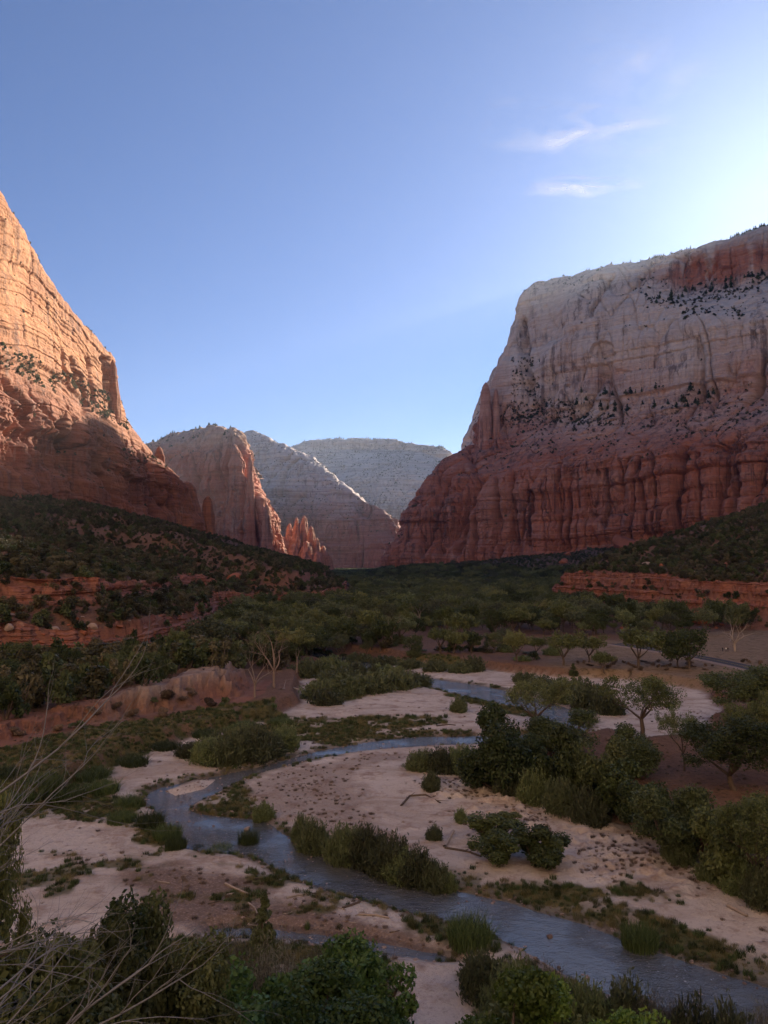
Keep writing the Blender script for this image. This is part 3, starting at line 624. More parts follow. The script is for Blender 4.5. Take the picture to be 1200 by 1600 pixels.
def leaves(rng, C, rad, n, size, flat=.7, aspect=.6, upbias=.3, clump=None):
    """n leaf faces round the centres C (clumps of radius rad)"""
    k = rng.randint(0, len(C), n); off = rng.normal(0, 1, (n, 3)); off /= np.linalg.norm(off, axis=1, keepdims=True) + 1e-9
    rr = rng.uniform(.35, 1.0, (n, 1)) ** .6
    rk = (np.full(len(C), rad) if np.isscalar(rad) else np.asarray(rad)) * rng.uniform(.6, 1.25, len(C))
    P = C[k] + off * rr * rk[k][:, None] * np.array([1, 1, flat])
    nrm = off * .6 + rng.normal(0, .7, (n, 3)); nrm[:, 2] += upbias; nrm /= np.linalg.norm(nrm, axis=1, keepdims=True)
    t = np.cross(nrm, rng.normal(0, 1, (n, 3))); t /= np.linalg.norm(t, axis=1, keepdims=True) + 1e-9; b = np.cross(nrm, t)
    s = size * rng.uniform(.6, 1.35, (n, 1))
    V = np.stack([P - t * s, P - b * s * aspect, P + t * s, P + b * s * aspect], 1).reshape(-1, 3)
    cl = rng.rand(len(C)); lv = np.repeat(np.clip(cl[k] * .6 + rng.rand(n) * .4, 0, 1), 4)
    return V, np.arange(4 * n).reshape(-1, 4), lv
def crown_mesh(name, rng, C, rad, n, size, mat, **kw):
    V, F, lv = leaves(rng, C, rad, n, size, **kw); return mesh_np(name, V, F, [mat], attrs=dict(lv=lv))
PROTO = {}
def proto(key, name, trunk, crown): PROTO[key] = (name, trunk, crown)
def cottonwood(key, seed, H, n, size, lm, open_=.5, lev=3, nlimb=4, spread=.55, th=.22, clump=.085, name='cottonwood_tree', bark=None, flat=.75):
    rng = np.random.RandomState(seed); segs, tips = [], []
    p = np.zeros(3); r = H * .028
    q = np.array([rng.normal(0, .03) * H, rng.normal(0, .03) * H, th * H]); segs.append(((0, 0, -.6), tuple(q * .5 + [0.02 * H, 0, 0]), r * 1.25, r)); segs.append((tuple(q * .5 + [0.02 * H, 0, 0]), tuple(q), r, r * .85))
    for i in range(nlimb):
        a = i * 2 * math.pi / nlimb + rng.uniform(-.5, .5); e = np.array([math.cos(a) * spread, math.sin(a) * spread, rng.uniform(.5, 1.0)]); e /= np.linalg.norm(e)
        grow(rng, q, e, H * .28 * rng.uniform(.8, 1.1), r * .6, lev, segs, tips, up=.2, spread=.55)
    T = np.array(tips); sc_ = H / max(T[:, 2].max() + clump * H, 1e-3)
    segs = [(tuple(np.array(a) * sc_), tuple(np.array(b) * sc_), ra, rb) for a, b, ra, rb in segs]; T = T * sc_
    V, F = tubes(segs); tm = mesh_np(key + '_trunk', V, F, [bark or B_BARK], smooth=True)
    cc = T.mean(0); ex = T.std(0) * 1.75; m_ = int(len(T) * (1 - open_) * .9); q = rng.normal(0, 1, (m_, 3)); q /= np.linalg.norm(q, axis=1, keepdims=True); q *= rng.uniform(.45, 1, (m_, 1))
    T = T[rng.rand(len(T)) < (1 - open_ * .6)]; F_ = cc + q * ex * np.array([1, 1, 1.15]) - np.array([0, 0, .06 * H]); F_[:, 2] = np.clip(F_[:, 2], .22 * H, H * (1 - clump)); T = np.concatenate([T, F_])
    cm = crown_mesh(key + '_crown', rng, T, clump * H, n, size, lm, flat=flat) if n else None
    proto(key, name, tm, cm)
def bushy(key, seed, H, Wd, n, size, lm, name, ncl=40, clump=.2, aspect=.55, lobes=None, shape='round'):
    rng = np.random.RandomState(seed); C = []
    lob = [(rng.uniform(-.68, .68), rng.uniform(-.68, .68), rng.uniform(-.6, .75), rng.uniform(.2, .42)) for _ in range(6)] + [(rng.uniform(-.2, .2), 0, -.4, .5)]
    while len(C) < ncl:
        if shape == 'round':
            lx, ly, lz, lr = lob[rng.randint(7)]; c = rng.normal(0, 1, 3); c = np.array([lx, ly, lz]) + c / np.linalg.norm(c) * lr * rng.uniform(.5, 1)
            c = np.clip(c, -1.05, 1.05); z = (c[2] * .5 + .5) * H * (1 - clump * .8) + H * clump * .25
            C.append((c[0] * Wd / 2, c[1] * Wd / 2, max(z, H * clump * .4))); continue
        c = rng.uniform(-1, 1, 3)
        if shape == 'round':
            if np.hypot(np.hypot(c[0], c[1]), c[2] * 1.0) > 1 or rng.rand() > .35 + np.linalg.norm(c): continue
            z = (c[2] * .5 + .5) * H * (1 - clump * .8) + H * clump * .25
            w = 1 - .25 * max(0, -c[2])
        elif shape == 'cone':
            z = rng.uniform(0.06, .97) * H; w = 1.05 - z / H
            if np.hypot(c[0], c[1]) > 1: continue
        C.append((c[0] * Wd / 2 * w, c[1] * Wd / 2 * w, z))
    C = np.array(C)
    rad = clump * (H + Wd) / 2 * (1 if shape == 'round' else (1.15 - C[:, 2] / H) * 1.0)
    cm = crown_mesh(key + '_crown', rng, C, rad, n, size, lm, aspect=aspect, flat=.8)
    segs = []
    for i in range(5 if shape == 'round' else 1):
        c = C[rng.randint(len(C))] if shape == 'round' else np.array([0, 0, H * .9]); m = c * .5 + rng.normal(0, .06, 3) * Wd; m[2] = abs(m[2])
        segs += [((0, 0, -.3), tuple(m), H * .03, H * .02), (tuple(m), tuple(c), H * .02, H * .008)]
    V, F = tubes(segs, 5); proto(key, name, mesh_np(key + '_trunk', V, F, [B_BARK], smooth=True), cm)
def willow(key, seed, H, Wd, n, size, lm, name, stems=60, aspect=.28):
    stems = int(stems * 2.2)
    rng = np.random.RandomState(seed); segs, P, Dr = [], [], []
    for i in range(stems):
        a = rng.uniform(0, 6.283); r = Wd * .42 * math.sqrt(rng.rand()); b = np.array([math.cos(a) * r, math.sin(a) * r, -.2])
        h = H * rng.uniform(.4, 1) * (1 - .75 * (r / Wd * 2) ** 2); tip = b + np.array([math.cos(a) * r * .35 + rng.normal(0, .13) * H, math.sin(a) * r * .35 + rng.normal(0, .13) * H, h])
        segs.append((tuple(b), tuple(tip), H * .006, H * .002)); 
        k = int(n / stems); t = rng.uniform(.12, 1.03, (k, 1)) ** .8
        P.append(b + (tip - b) * t + rng.normal(0, H * .075, (k, 3)) * (1.25 - t * .5)); Dr.append(np.repeat((tip - b)[None], k, 0))
    P = np.concatenate(P); D = np.concatenate(Dr); D /= np.linalg.norm(D, axis=1, keepdims=True); D = D + rng.normal(0, .6, D.shape); D /= np.linalg.norm(D, axis=1, keepdims=True)
    b = np.cross(D, rng.normal(0, 1, D.shape)); b /= np.linalg.norm(b, axis=1, keepdims=True); s = size * rng.uniform(.6, 1.3, (len(P), 1))
    V = np.stack([P - D * s, P - b * s * aspect, P + D * s, P + b * s * aspect], 1).reshape(-1, 3)
    st = np.repeat(rng.rand(stems), int(n / stems)); lv = np.repeat(np.clip(st * .6 + rng.rand(len(P)) * .4, 0, 1), 4)
    cm = mesh_np(key + '_crown', V, np.arange(len(V)).reshape(-1, 4), [lm], attrs=dict(lv=lv))
    V, F = tubes(segs, 4); proto(key, name, mesh_np(key + '_trunk', V, F, [B_BARK]), cm)
def tuft(key, seed, H, Wd, n, lm, name, w=.02, lean=.35):
    rng = np.random.RandomState(seed); a = rng.uniform(0, 6.283, n); r = Wd / 2 * np.sqrt(rng.rand(n)) * .7
    b = np.stack([np.cos(a) * r, np.sin(a) * r, np.full(n, -.06)], 1); h = H * rng.uniform(.5, 1, n)
    l = rng.normal(0, lean, (n, 2)) * H * .5; m = b + np.stack([l[:, 0] * .3, l[:, 1] * .3, h * .6], 1); t = b + np.stack([l[:, 0], l[:, 1], h], 1)
    an = rng.uniform(0, 6.283, n); s = np.stack([np.cos(an), np.sin(an), an * 0], 1) * w * H * 1.0
    V = np.stack([b - s, b + s, m + s * .7, m - s * .7, t + s * .08, t - s * .08], 1).reshape(-1, 3)
    k = np.arange(n)[:, None] * 6; F = np.concatenate([k + np.array([[0, 1, 2, 3]]), k + np.array([[3, 2, 4, 5]])])
    lv = np.repeat(rng.rand(n), 6); proto(key, name, None, mesh_np(key + '_blades', V, F, [lm], attrs=dict(lv=lv)))

# big individually placed plants (real size, metres)
cottonwood('cotA', 1, 12, 26000, .14, L_COTTON, .15, 4, 5, .8, .16, .075)
cottonwood('cotB', 2, 12, 18000, .14, L_COTTON, .35, 4, 4, .65, .22, .07)
cottonwood('cotOpen', 15, 12, 11000, .14, L_COTTON, .5, 4, 5, .95, .28, .055, flat=.6)
cottonwood('cotThin', 6, 12, 9000, .13, L_WILLOW, .45, 4, 4, .5, .25, .055)
cottonwood('slim', 12, 12, 15000, .13, L_COTTON, .3, 4, 5, .3, .2, .06)
cottonwood('midA', 3, 12, 3600, .32, L_COTTON, .15, 3, 5, .8, .16, .10)
cottonwood('midB', 4, 12, 3200, .32, L_COTTON, .3, 3, 5, .7, .18, .095)
cottonwood('midC', 5, 12, 3600, .32, L_DARK, .1, 3, 5, .85, .14, .11)
cottonwood('midD', 8, 12, 2200, .30, L_WILLOW, .4, 3, 5, .6, .2, .09)
bushy('darkA', 21, 7, 8, 22000, .13, L_DARK, 'broadleaf_tree', 70, .14)
bushy('darkB', 22, 7, 7, 18000, .13, L_DARK, 'broadleaf_tree', 55, .15)
bushy('deepA', 27, 6, 8, 26000, .12, L_DEEP, 'broadleaf_tree', 85, .12)
bushy('brightA', 23, 5, 7, 20000, .11, L_BRIGHT, 'broadleaf_tree', 60, .14)
bushy('oakA', 24, 6, 6, 13000, .11, L_OAK, 'oak_tree', 75, .11)
bushy('oakB', 25, 5, 5.5, 10000, .11, L_OAK, 'oak_tree', 60, .11)
bushy('bushy', 26, 4, 5, 9000, .13, L_COTTON, 'broadleaf_tree', 50, .15)
bushy('jun', 31, 4.2, 4.2, 750, .30, L_JUN, 'juniper_tree', 22, .22)
bushy('jun2', 32, 5.2, 4.0, 800, .30, L_JUN, 'juniper_tree', 22, .2)
bushy('jun3', 33, 3.0, 3.8, 600, .28, L_DARK, 'juniper_tree', 18, .22)
bushy('pine', 41, 9, 4.2, 420, .55, L_DARK, 'pine_tree', 26, .2, shape='cone')
bushy('conifer', 42, 6, 2.0, 15000, .12, L_DARK, 'conifer_tree', 60, .17, shape='cone')
willow('wilA', 51, 2.6, 3.6, 9000, .16, L_WILLOW, 'willow_shrub', 70)
willow('wilB', 52, 2.4, 2.8, 6500, .16, L_WILLOW, 'willow_shrub', 50)
willow('wilC', 53, 2.2, 3.2, 3200, .22, L_WILLOW, 'willow_shrub', 45, .3)
willow('sageA', 54, 1.6, 2.2, 6000, .09, L_SAGE, 'sage_shrub', 60)
willow('feather', 55, 4.0, 4.0, 16000, .12, L_SAGE, 'tamarisk_shrub', 110, .15)
bushy('scrub', 56, 1.5, 2.4, 3800, .09, L_DRY, 'dry_shrub', 30, .17)
tuft('reed', 61, 1.5, 2.6, 900, L_REED, 'reed_clump', .012)
tuft('grass', 62, .55, 1.1, 90, L_GRASS, 'grass_tuft', .03, .6)
tuft('grassB', 63, .8, 1.0, 80, L_REED, 'grass_tuft', .03, .45)
tuft('dry', 64, .5, .9, 110, L_DRY, 'dry_tuft', .03, .9)
PH = {}
for k, (nm, tm, cm) in PROTO.items():
    a = np.empty(len(cm.vertices) * 3, dtype=np.float32); cm.vertices.foreach_get('co', a); a = a.reshape(-1, 3)
    PH[k] = (float(np.percentile(a[:, 2], 99.7)), float(np.percentile(np.abs(a[:, :2]), 99)) * 2)
_made = {}
def plant(key, loc, h=None, w=None, label=None, cat='tree', group=None, rz=None, rnd=random):
    """one plant: an empty at its foot with trunk and crown (first of a kind is built, the rest copy it)"""
    nm, tm, cm = PROTO[key]; H0, W0 = PH[key]
    s = (h or H0) / H0; sw = (w / W0) if w else s
    r = rnd.uniform(0, 6.28) if rz is None else rz
    if tm is None or (key in ('grass', 'dry')):
        o = link(nm, cm, loc=loc); o.rotation_euler = (0, 0, r); o.scale = (sw, sw, s); return tag(o, label, cat, group)
    if key not in _made:
        e = bpy.data.objects.new(nm, None); COL.objects.link(e); e.empty_display_size = .5
        kids = [link('trunk', tm, e), link('crown', cm, e)]; _made[key] = (e, kids)
    else:
        e0, kids = _made[key]; e = e0.copy(); COL.objects.link(e)
        for q in kids:
            c = q.copy(); c.parent = e; COL.objects.link(c)
    e.location = loc; e.rotation_euler = (0, 0, r); e.scale = (sw, sw, s)
    for k in ('group',):
        if k in e: del e[k]
    return tag(e, label, cat, group)
rd = random.Random(5)
def put(key, px, py, top, width=None, label=None, cat='tree', group=None, Y=None, dz=0):
    """plant whose foot is seen at (px, py) and whose top is seen at row top; width in pixels"""
    if Y is None:
        h = hit(px, py)
        if h is None: return None
        x, y, z = h
    else:
        a, b, c = ray(px, 900); x, y = a / b * Y, Y; z = float(gz(x, y))
    zt = W(px, top, y)[2]; wd_ = None if width is None else width / FPX * y
    return plant(key, (x, y, z - .05 + dz), max(zt - z, .3), wd_, label, cat, group, rnd=rd)

# ---- foreground trees on the overlook slope
put('slim', -6, 0, 1240, 150, 'small leafy tree on the left edge, seen through bare twigs', 'tree', Y=30)
put('oakB', 232, 0, 1455, 150, 'yellow-green oak right of the bare twigs at the lower left', 'tree', Y=38)
put('oakA', 300, 0, 1478, 150, 'lighter yellow-green oak beside the dark green crown at the bottom', 'tree', Y=40)
put('oakB', 160, 0, 1520, 190, 'olive oak low behind the dead twigs in the bottom left', 'tree', Y=33)
put('oakB', 60, 0, 1430, 230, 'dusky oak behind the thickest dead twigs at the left edge', 'tree', Y=34)
put('darkB', 130, 0, 1425, 170, 'dark rounded tree on the left below the pale sand patch', 'tree', Y=50)
put('darkB', 215, 0, 1425, 120, 'dark shrubby tree between the sand patch and the yellow-green oak', 'tree', Y=52)
put('deepA', 408, 0, 1510, 300, 'dark green dense tree at the bottom centre, left one of two', 'tree', Y=46)
put('deepA', 540, 0, 1506, 225, 'dark green dense tree at the bottom centre beside pale sand, right one of two', 'tree', Y=47)
put('deepA', 480, 0, 1540, 240, 'dark green dense crown at the very bottom edge between two taller ones', 'tree', Y=42)
put('brightA', 780, 0, 1552, 205, 'bright green dense bush at the bottom, right of the pale sand', 'tree', Y=45)
put('brightA', 895, 0, 1566, 190, 'bright green bush at the bottom edge nearest the river bend', 'tree', Y=46)
put('bushy', 830, 0, 1536, 150, 'mid green bush behind the bright green crowns at the bottom', 'tree', Y=51)
put('conifer', 412, 1490, 1393, 38, 'narrow upright dark conifer standing alone above grey tamarisk', 'tree')
for i, (px, top, w, Y) in enumerate([(368, 1462, 120, 57), (438, 1470, 110, 56), (505, 1482, 80, 57), (330, 1492, 90, 53)]):
    put('feather', px, 0, top, w, 'feathery grey tamarisk in the clump around the narrow conifer, ' + ['tall left one', 'one just right of the conifer', 'rightmost one', 'lowest leftmost one'][i], 'shrub', 'grey tamarisks near the conifer', Y=Y)
for i, (px, top, w, Y) in enumerate([(750, 1488, 80, 62), (800, 1500, 90, 60), (850, 1508, 80, 59), (905, 1535, 90, 57), (965, 1528, 80, 57), (1010, 1552, 80, 55), (1060, 1560, 90, 54), (1120, 1572, 90, 53), (1180, 1570, 90, 53), (785, 1520, 90, 56), (690, 1470, 0, 0)]):
    if w: put(['wilA', 'wilB', 'feather'][i % 3], px, 0, top, w, 'bushy riverside willow at the bottom right below the river', 'shrub', 'willow shrubs along the near bank', Y=Y)
for px, py, top, w, lb in [(735, 1475, 1427, 75, 'deep green reed clump beside the near river bank'), (1000, 1480, 1440, 60, 'rounded green reed clump on the far bank at the right'), (388, 1330, 1292, 36, 'reed clump standing in the river bend'),
        (345, 1333, 1318, 40, 'low reeds on a tiny bar in the river bend'), (310, 1330, 1318, 22, 'small reed tuft at the left edge of the river bend')]:
    put('reed', px, py, top, w, lb, 'reeds')
k = 0
for px, py, top, w in [(30, 1250, 1208, 90), (100, 1250, 1200, 90), (160, 1238, 1196, 70), (70, 1230, 1180, 80), (140, 1215, 1178, 80), (200, 1260, 1222, 60), (235, 1290, 1245, 60), (262, 1310, 1262, 60), (275, 1325, 1285, 45), (190, 1285, 1245, 60), (210, 1195, 1160, 60), (260, 1170, 1145, 60), (320, 1150, 1125, 60), (380, 1138, 1115, 60), (440, 1130, 1112, 50), (0, 1215, 1180, 80)]:
    put('reed', px, py, py - (py - top) * .5, w * .8, 'tall green reed clump in the band along the left river bank', 'reeds', 'reed clumps on the left bank')
WIL = [(360, 1205, 1150, 70, 'left part of'), (400, 1200, 1140, 80, ''), (330, 1200, 1160, 70, ''), (440, 1180, 1140, 60, ''), (300, 1192, 1165, 50, ''), (380, 1185, 1138, 70, ''), (415, 1190, 1150, 60, ''), (345, 1185, 1145, 60, '')]
for px, py, top, w, _ in WIL: put('wilA', px, min(py - 10, 1196 - (px - 330) * .16), top - 6, w, 'grey-green willow in the thicket left of the first river bend', 'shrub', 'willow thicket by the river bend')
for px, py, top, w in [(490, 1330, 1280, 50), (535, 1345, 1290, 60), (575, 1350, 1292, 70), (610, 1362, 1305, 70), (650, 1378, 1325, 60), (680, 1388, 1345, 50), (630, 1372, 1330, 60), (560, 1335, 1292, 60), (700, 1392, 1362, 30), (470, 1315, 1272, 30)]:
    put('wilA', px, py, top, w, 'willow in the dense row on the far river bank', 'shrub', 'willow row on the river bank')
for px, py, top, w, lb in [(411, 1280, 1253, 32, 'small round willow at the tip of the gravel bar'), (674, 1235, 1205, 30, 'lone round shrub at the edge of the low dunes'), (678, 1312, 1288, 24, 'small grey-green shrub on the gravel left of the dark bushes'), (717, 1112, 1090, 28, 'lone bush on the pale upper sandbar'),
        (720, 1285, 1262, 20, 'thin small shrub above the bleached stump')]:
    put('wilB', px, py, top, w, lb, 'shrub')
for px, py, top, w, lb in [(762, 1318, 1272, 60, 'leftmost of the dark bushes on the middle of the sand'), (835, 1350, 1290, 62, 'dark round bush in the cluster on the sand, middle one'), (862, 1350, 1305, 40, 'small green bush at the right end of the cluster on the sand'), (785, 1350, 1300, 55, 'dusty olive bush at the front of the cluster on the sand'), (795, 1290, 1268, 34, 'low grey shrub behind the cluster of dark bushes')]:
    put('bushy', px, py, top, w * 1.4, lb, 'shrub')
for px, py, top, w in [(500, 1090, 1062, 60), (540, 1085, 1055, 70), (580, 1080, 1050, 70), (620, 1075, 1045, 60), (650, 1070, 1052, 50), (530, 1068, 1042, 70), (560, 1062, 1035, 60), (600, 1060, 1038, 60), (510, 1100, 1075, 50), (500, 1055, 1030, 50), (480, 1058, 1028, 50), (520, 1048, 1024, 50)]:
    put('wilC', px, py, top, w, 'green willow in the thicket behind the upper sandbar', 'shrub', 'willow thicket behind the upper sandbar')
for px, py, top, w in [(880, 1092, 1060, 60), (920, 1105, 1070, 60), (950, 1115, 1078, 50), (850, 1078, 1056, 50), (905, 1085, 1058, 50), (820, 1066, 1050, 40)]:
    put('wilC', px, py, top, w, 'green willow in the strip beside the wide pale sand', 'shrub', 'willow strip beside the wide pale sand')
for px, py, top, w in [(600, 1040, 1024, 40), (640, 1044, 1028, 40), (680, 1048, 1030, 40), (740, 1048, 1024, 36), (560, 1034, 1020, 40), (720, 1050, 1034, 40)]:
    put('wilC', px, py, top, w, 'low willow at the foot of the far cottonwoods', 'shrub', 'low willows under the far cottonwoods')
# thicket on the right
for px, py, top, w in [(660, 1202, 1170, 50), (690, 1205, 1168, 55), (725, 1205, 1165, 60), (760, 1222, 1172, 60), (800, 1240, 1185, 60), (840, 1255, 1200, 60), (880, 1268, 1215, 60), (920, 1285, 1232, 55), (1060, 1345, 1300, 50), (1120, 1375, 1330, 60), (1160, 1395, 1340, 60), (1190, 1410, 1350, 60)]:
    put('wilA', px, py, top, w, 'grey-green willow fringing the dark grove on the right', 'shrub', 'willow fringe of the right grove')
for px, py, top, w, key, lb in [
    (785, 1235, 1112, 105, 'darkB', 'large dark round-crowned tree at the left end of the right grove'),
    (850, 1235, 1150, 90, 'darkA', 'dark dense tree in the right grove, next to the leftmost crown'),
    (885, 1180, 1115, 110, 'darkA', 'dark spreading tree behind the pale green one in the right grove'),
    (880, 1250, 1135, 80, 'bushy', 'pale green tree with a bare leaning stem in the right grove'),
    (930, 1262, 1150, 80, 'darkB', 'dusky tree in the right grove right of the pale green one'),
    (975, 1285, 1190, 100, 'bushy', 'mid green rounded tree in the middle of the right grove'),
    (1045, 1335, 1225, 120, 'darkA', 'dark broad tree at the right front of the grove'),
    (1000, 1215, 1140, 80, 'darkB', 'dark tree below the tall open cottonwood'),
    (1120, 1370, 1260, 100, 'bushy', 'dusky tree at the right edge below the bare trunked one'),
    (1190, 1390, 1235, 130, 'cotA', 'leafy tree on the right edge above the sand'),
    (1010, 1300, 1215, 80, 'darkB', 'low dark tree squeezed behind the front of the grove')]:
    put(key, px, py, top, w, lb, 'tree')
put('cotOpen', 838, 1150, 1056, 110, 'open cottonwood with dark limbs on the bank above the right grove')
put('cotOpen', 1003, 1155, 1050, 120, 'tall open cottonwood with forked trunk against the wide pale sand')
put('cotThin', 1069, 1205, 1098, 68, 'slim grey-green cottonwood standing in bare soil on the right')
put('cotA', 1150, 1235, 1118, 150, 'big leafy cottonwood with thick trunk at the right edge of the bare soil')
put('cotA', 1180, 1130, 1040, 140, 'dense cottonwood crown on the right edge by the road')
put('cotB', 1140, 1345, 1265, 90, 'thin pale-stemmed tree above the dry grass at the right')
put('cotB', 1195, 1200, 1080, 110, 'tall cottonwood cut by the right edge of the view')
# trees scattered in the meadow
for px, py, top, w, key, lb in [
    (1078, 1045, 980, 80, 'midC', 'broad dark cottonwood in the meadow left of the visible road'), (1060, 1043, 985, 60, 'midC', 'dark cottonwood leaning against a broader one in the meadow'),
    (997, 1043, 978, 75, 'midA', 'cottonwood with a low branch in the meadow'), (945, 1052, 1018, 40, 'midA', 'small round cottonwood at the edge of the meadow'),
    (880, 1040, 985, 60, 'midB', 'cottonwood at the left of the meadow'), (920, 1035, 990, 50, 'midB', 'dull green cottonwood between two rounder meadow trees'),
    (896, 1056, 1036, 14, 'conifer', 'little dark bush at the edge of the meadow')]:
    put(key, px, py, top, w, lb, 'tree')
for px, py, top, w, key in [(530, 1008, 965, 45, 'midC'), (500, 1015, 970, 50, 'midA'), (575, 1015, 985, 36, 'midC'), (648, 1020, 968, 50, 'midC'), (705, 1018, 965, 50, 'midA'), (680, 1023, 972, 46, 'midB'), (745, 1022, 970, 50, 'midA'), (770, 1018, 965, 50, 'midC'), (810, 1026, 962, 60, 'midA'), (842, 1024, 965, 55, 'midB'), (600, 1005, 960, 46, 'midD'), (625, 1010, 955, 46, 'midD'), (730, 1008, 955, 50, 'midB'), (790, 1010, 950, 50, 'midD'), (560, 1000, 958, 50, 'midA'), (480, 1005, 955, 60, 'midA'), (455, 1020, 965, 60, 'midC')]:
    j = rd.uniform(.62, 1.3); py += rd.uniform(-7, 9); px += rd.uniform(-9, 9)
    put(key, px, py, py - (py - top) * .85 * j, w * j, 'cottonwood in the front row of the far grove', 'tree', 'front row of the far cottonwood grove')
    for _ in range(2): put(rd.choice(['jun', 'jun3', 'wilC']), px + rd.uniform(-26, 26), py + rd.uniform(-6, 2), py - rd.uniform(8, 18), rd.uniform(14, 30), 'low bush in the undergrowth at the foot of the far cottonwoods', 'shrub', 'undergrowth below the front row')

# ---- dead and bare trees
def bare(name, seed, H, lev, mat, nlimb, spread, th, r, wig=.3, fork=(2, 3), up=.12):
    rng = np.random.RandomState(seed); segs, tips = [], []
    q = np.array([0, 0, th * H]); segs.append(((0, 0, -.5), tuple(q), r * 1.2, r))
    for i in range(nlimb):
        a = i * 6.283 / nlimb + rng.uniform(-.4, .4); e = np.array([math.cos(a) * spread, math.sin(a) * spread, 1.0]); e /= np.linalg.norm(e)
        grow(rng, q, e, H * .3, r * .7, lev, segs, tips, wig=wig, fork=fork, spread=.5, up=up)
    top = max(t[2] for t in tips); f = H / top
    V, F = tubes([(tuple(np.array(a) * f), tuple(np.array(b) * f), ra, rb) for a, b, ra, rb in segs])
    return mesh_np(name, V, F, [mat], smooth=True)
def bare_at(name, m, px, py, top, label, H):
    x, y, z = hit(px, py); h = W(px, top, y)[2] - z
    o = link(name, m, loc=(x, y, z)); o.scale = (h / H,) * 3; return tag(o, label, 'dead tree')
bare_at('dead_tree', bare('dead_tree', 71, 14, 3, B_PALE, 5, .8, .2, .38), 1148, 1018, 958, 'bleached leafless tree with spreading limbs beside the road', 14)
bare_at('dead_tree', bare('ghost_tree', 72, 14, 5, B_GHOST, 4, .5, .25, .25, fork=(2, 4)), 428, 1075, 962, 'ghostly grey leafless tree left of the shaded hollow', 14)
bare_at('dead_tree', bare('ghost_tree_b', 73, 14, 5, B_GHOST, 4, .5, .2, .22, fork=(2, 4)), 398, 1090, 985, 'smaller grey leafless tree beside the taller ghostly one', 14)
bare_at('dead_tree', bare('grey_snag', 74, 12, 3, B_GHOST, 3, .4, .4, .22), 612, 1010, 955, 'grey leafless snag standing among the far cottonwoods', 12)
bare_at('dead_tree', bare('pale_snag', 75, 8, 1, B_GHOST, 2, .25, .6, .2), 464, 1052, 1012, 'pale bare trunk standing in the dark hollow', 8)

_gs = [o for o in COL.objects if o.name.startswith('dead_tree') and 'snag standing' in o['label']][0]
for px, py, top in [(540, 985, 948), (655, 985, 940), (700, 975, 938), (770, 985, 945), (590, 965, 930), (835, 975, 935), (500, 990, 950), (725, 955, 925), (905, 975, 940), (470, 1000, 962)]:
    q = hit(px, py)
    if q:
        c = _gs.copy(); COL.objects.link(c); c.location = q; c.scale = ((W(px, top, q[1])[2] - q[2]) / 12,) * 3; c.rotation_euler = (0, 0, px); tag(c, 'grey bare snag poking out of the cottonwood forest', 'dead tree', 'bare snags in the forest')
# ---- dead shrub in front of the camera
def dead_shrub(name, base, targets, seed, label, r0=.011):
    rng = np.random.RandomState(seed); segs = []
    base = np.array(base, float)
    def twig(p, d, L, r, lev):
        n = 6
        for k in range(n):
            d = d + rng.normal(0, .10, 3); d /= np.linalg.norm(d); q = p + d * L / n; r2 = r * (.88 if lev else .84)
            segs.append((tuple(p), tuple(q), r, r2)); p, r = q, r2
            if lev and rng.rand() < .42:
                e = d + rng.normal(0, .36, 3); e /= np.linalg.norm(e); twig(p, e, L * rng.uniform(.35, .62), r * .62, lev - 1)
        if lev:
            e = d + rng.normal(0, .2, 3); e /= np.linalg.norm(e); twig(p, e, L * .4, r * .8, lev - 1)
    for (px, py, Y) in targets:
        t = np.array(W(px, py, Y)); d = t - base; L = np.linalg.norm(d); d = d / L + rng.normal(0, .06, 3); twig(base + rng.normal(0, .3, 3), d / np.linalg.norm(d), L * rng.uniform(.62, .97), r0 * rng.uniform(.6, 1.1), 3 if rng.rand() < .5 else 2)
    V, F = tubes(segs, 5); o = link(name, mesh_np(name, V - base, F, [B_TWIG], smooth=True), loc=tuple(base)); return tag(o, label, 'dead shrub')
dead_shrub('dead_shrub', W(-170, 1640, 4.6), [(200, 1180, 5.6), (240, 1240, 5.4), (215, 1300, 5.2), (150, 1290, 5.5), (90, 1350, 5.3), (170, 1400, 5), (60, 1420, 5.6), (120, 1330, 4.8), (20, 1330, 5.2), (30, 1480, 5), (240, 1400, 5.1), (130, 1240, 5.2), (70, 1260, 5.5), (190, 1350, 5.1), (100, 1450, 5.2)], 81, 'bare grey dead shrub with long thin twigs reaching up at the left')
dead_shrub('dead_shrub', W(-90, 1720, 4.5), [(250, 1570, 5), (230, 1500, 5.1), (150, 1560, 4.6), (90, 1500, 4.8), (200, 1600, 4.6), (60, 1580, 4.8), (180, 1530, 5.2), (10, 1540, 5.0)], 82, 'low tangle of dead twigs in the bottom left corner')

# ------------------------------------------------------------ logs, boulders
def log(name, pts, r, mat, label, cat='driftwood', fork=None):
    P = []
    for px, py in pts:
        h = hit(px, py); P.append(np.array([h[0], h[1], h[2] + r * .7]))
    o0 = P[0].copy(); segs = []
    rng = np.random.RandomState(int(pts[0][0]))
    for a, b, i in zip(P[:-1], P[1:], range(99)):
        segs.append((tuple(a - o0), tuple(b - o0), r * (1 - .12 * i), r * (1 - .12 * (i + 1))))
        for _ in range(1):
            d = (b - a) * .4 + rng.normal(0, .3, 3) * np.linalg.norm(b - a); d[2] = abs(d[2]) * .6; m = a + (b - a) * rng.rand()
            segs.append((tuple(m - o0), tuple(m - o0 + d * .7), r * .4, r * .12))
    V, F = tubes(segs, 7); return tag(link(name, mesh_np(name, V, F, [mat], smooth=True), loc=tuple(o0)), label, cat)
log('driftwood_log', [(1137, 1417), (1152, 1425), (1168, 1434)], .2, B_PALE, 'pale driftwood log on the sand at the right edge')
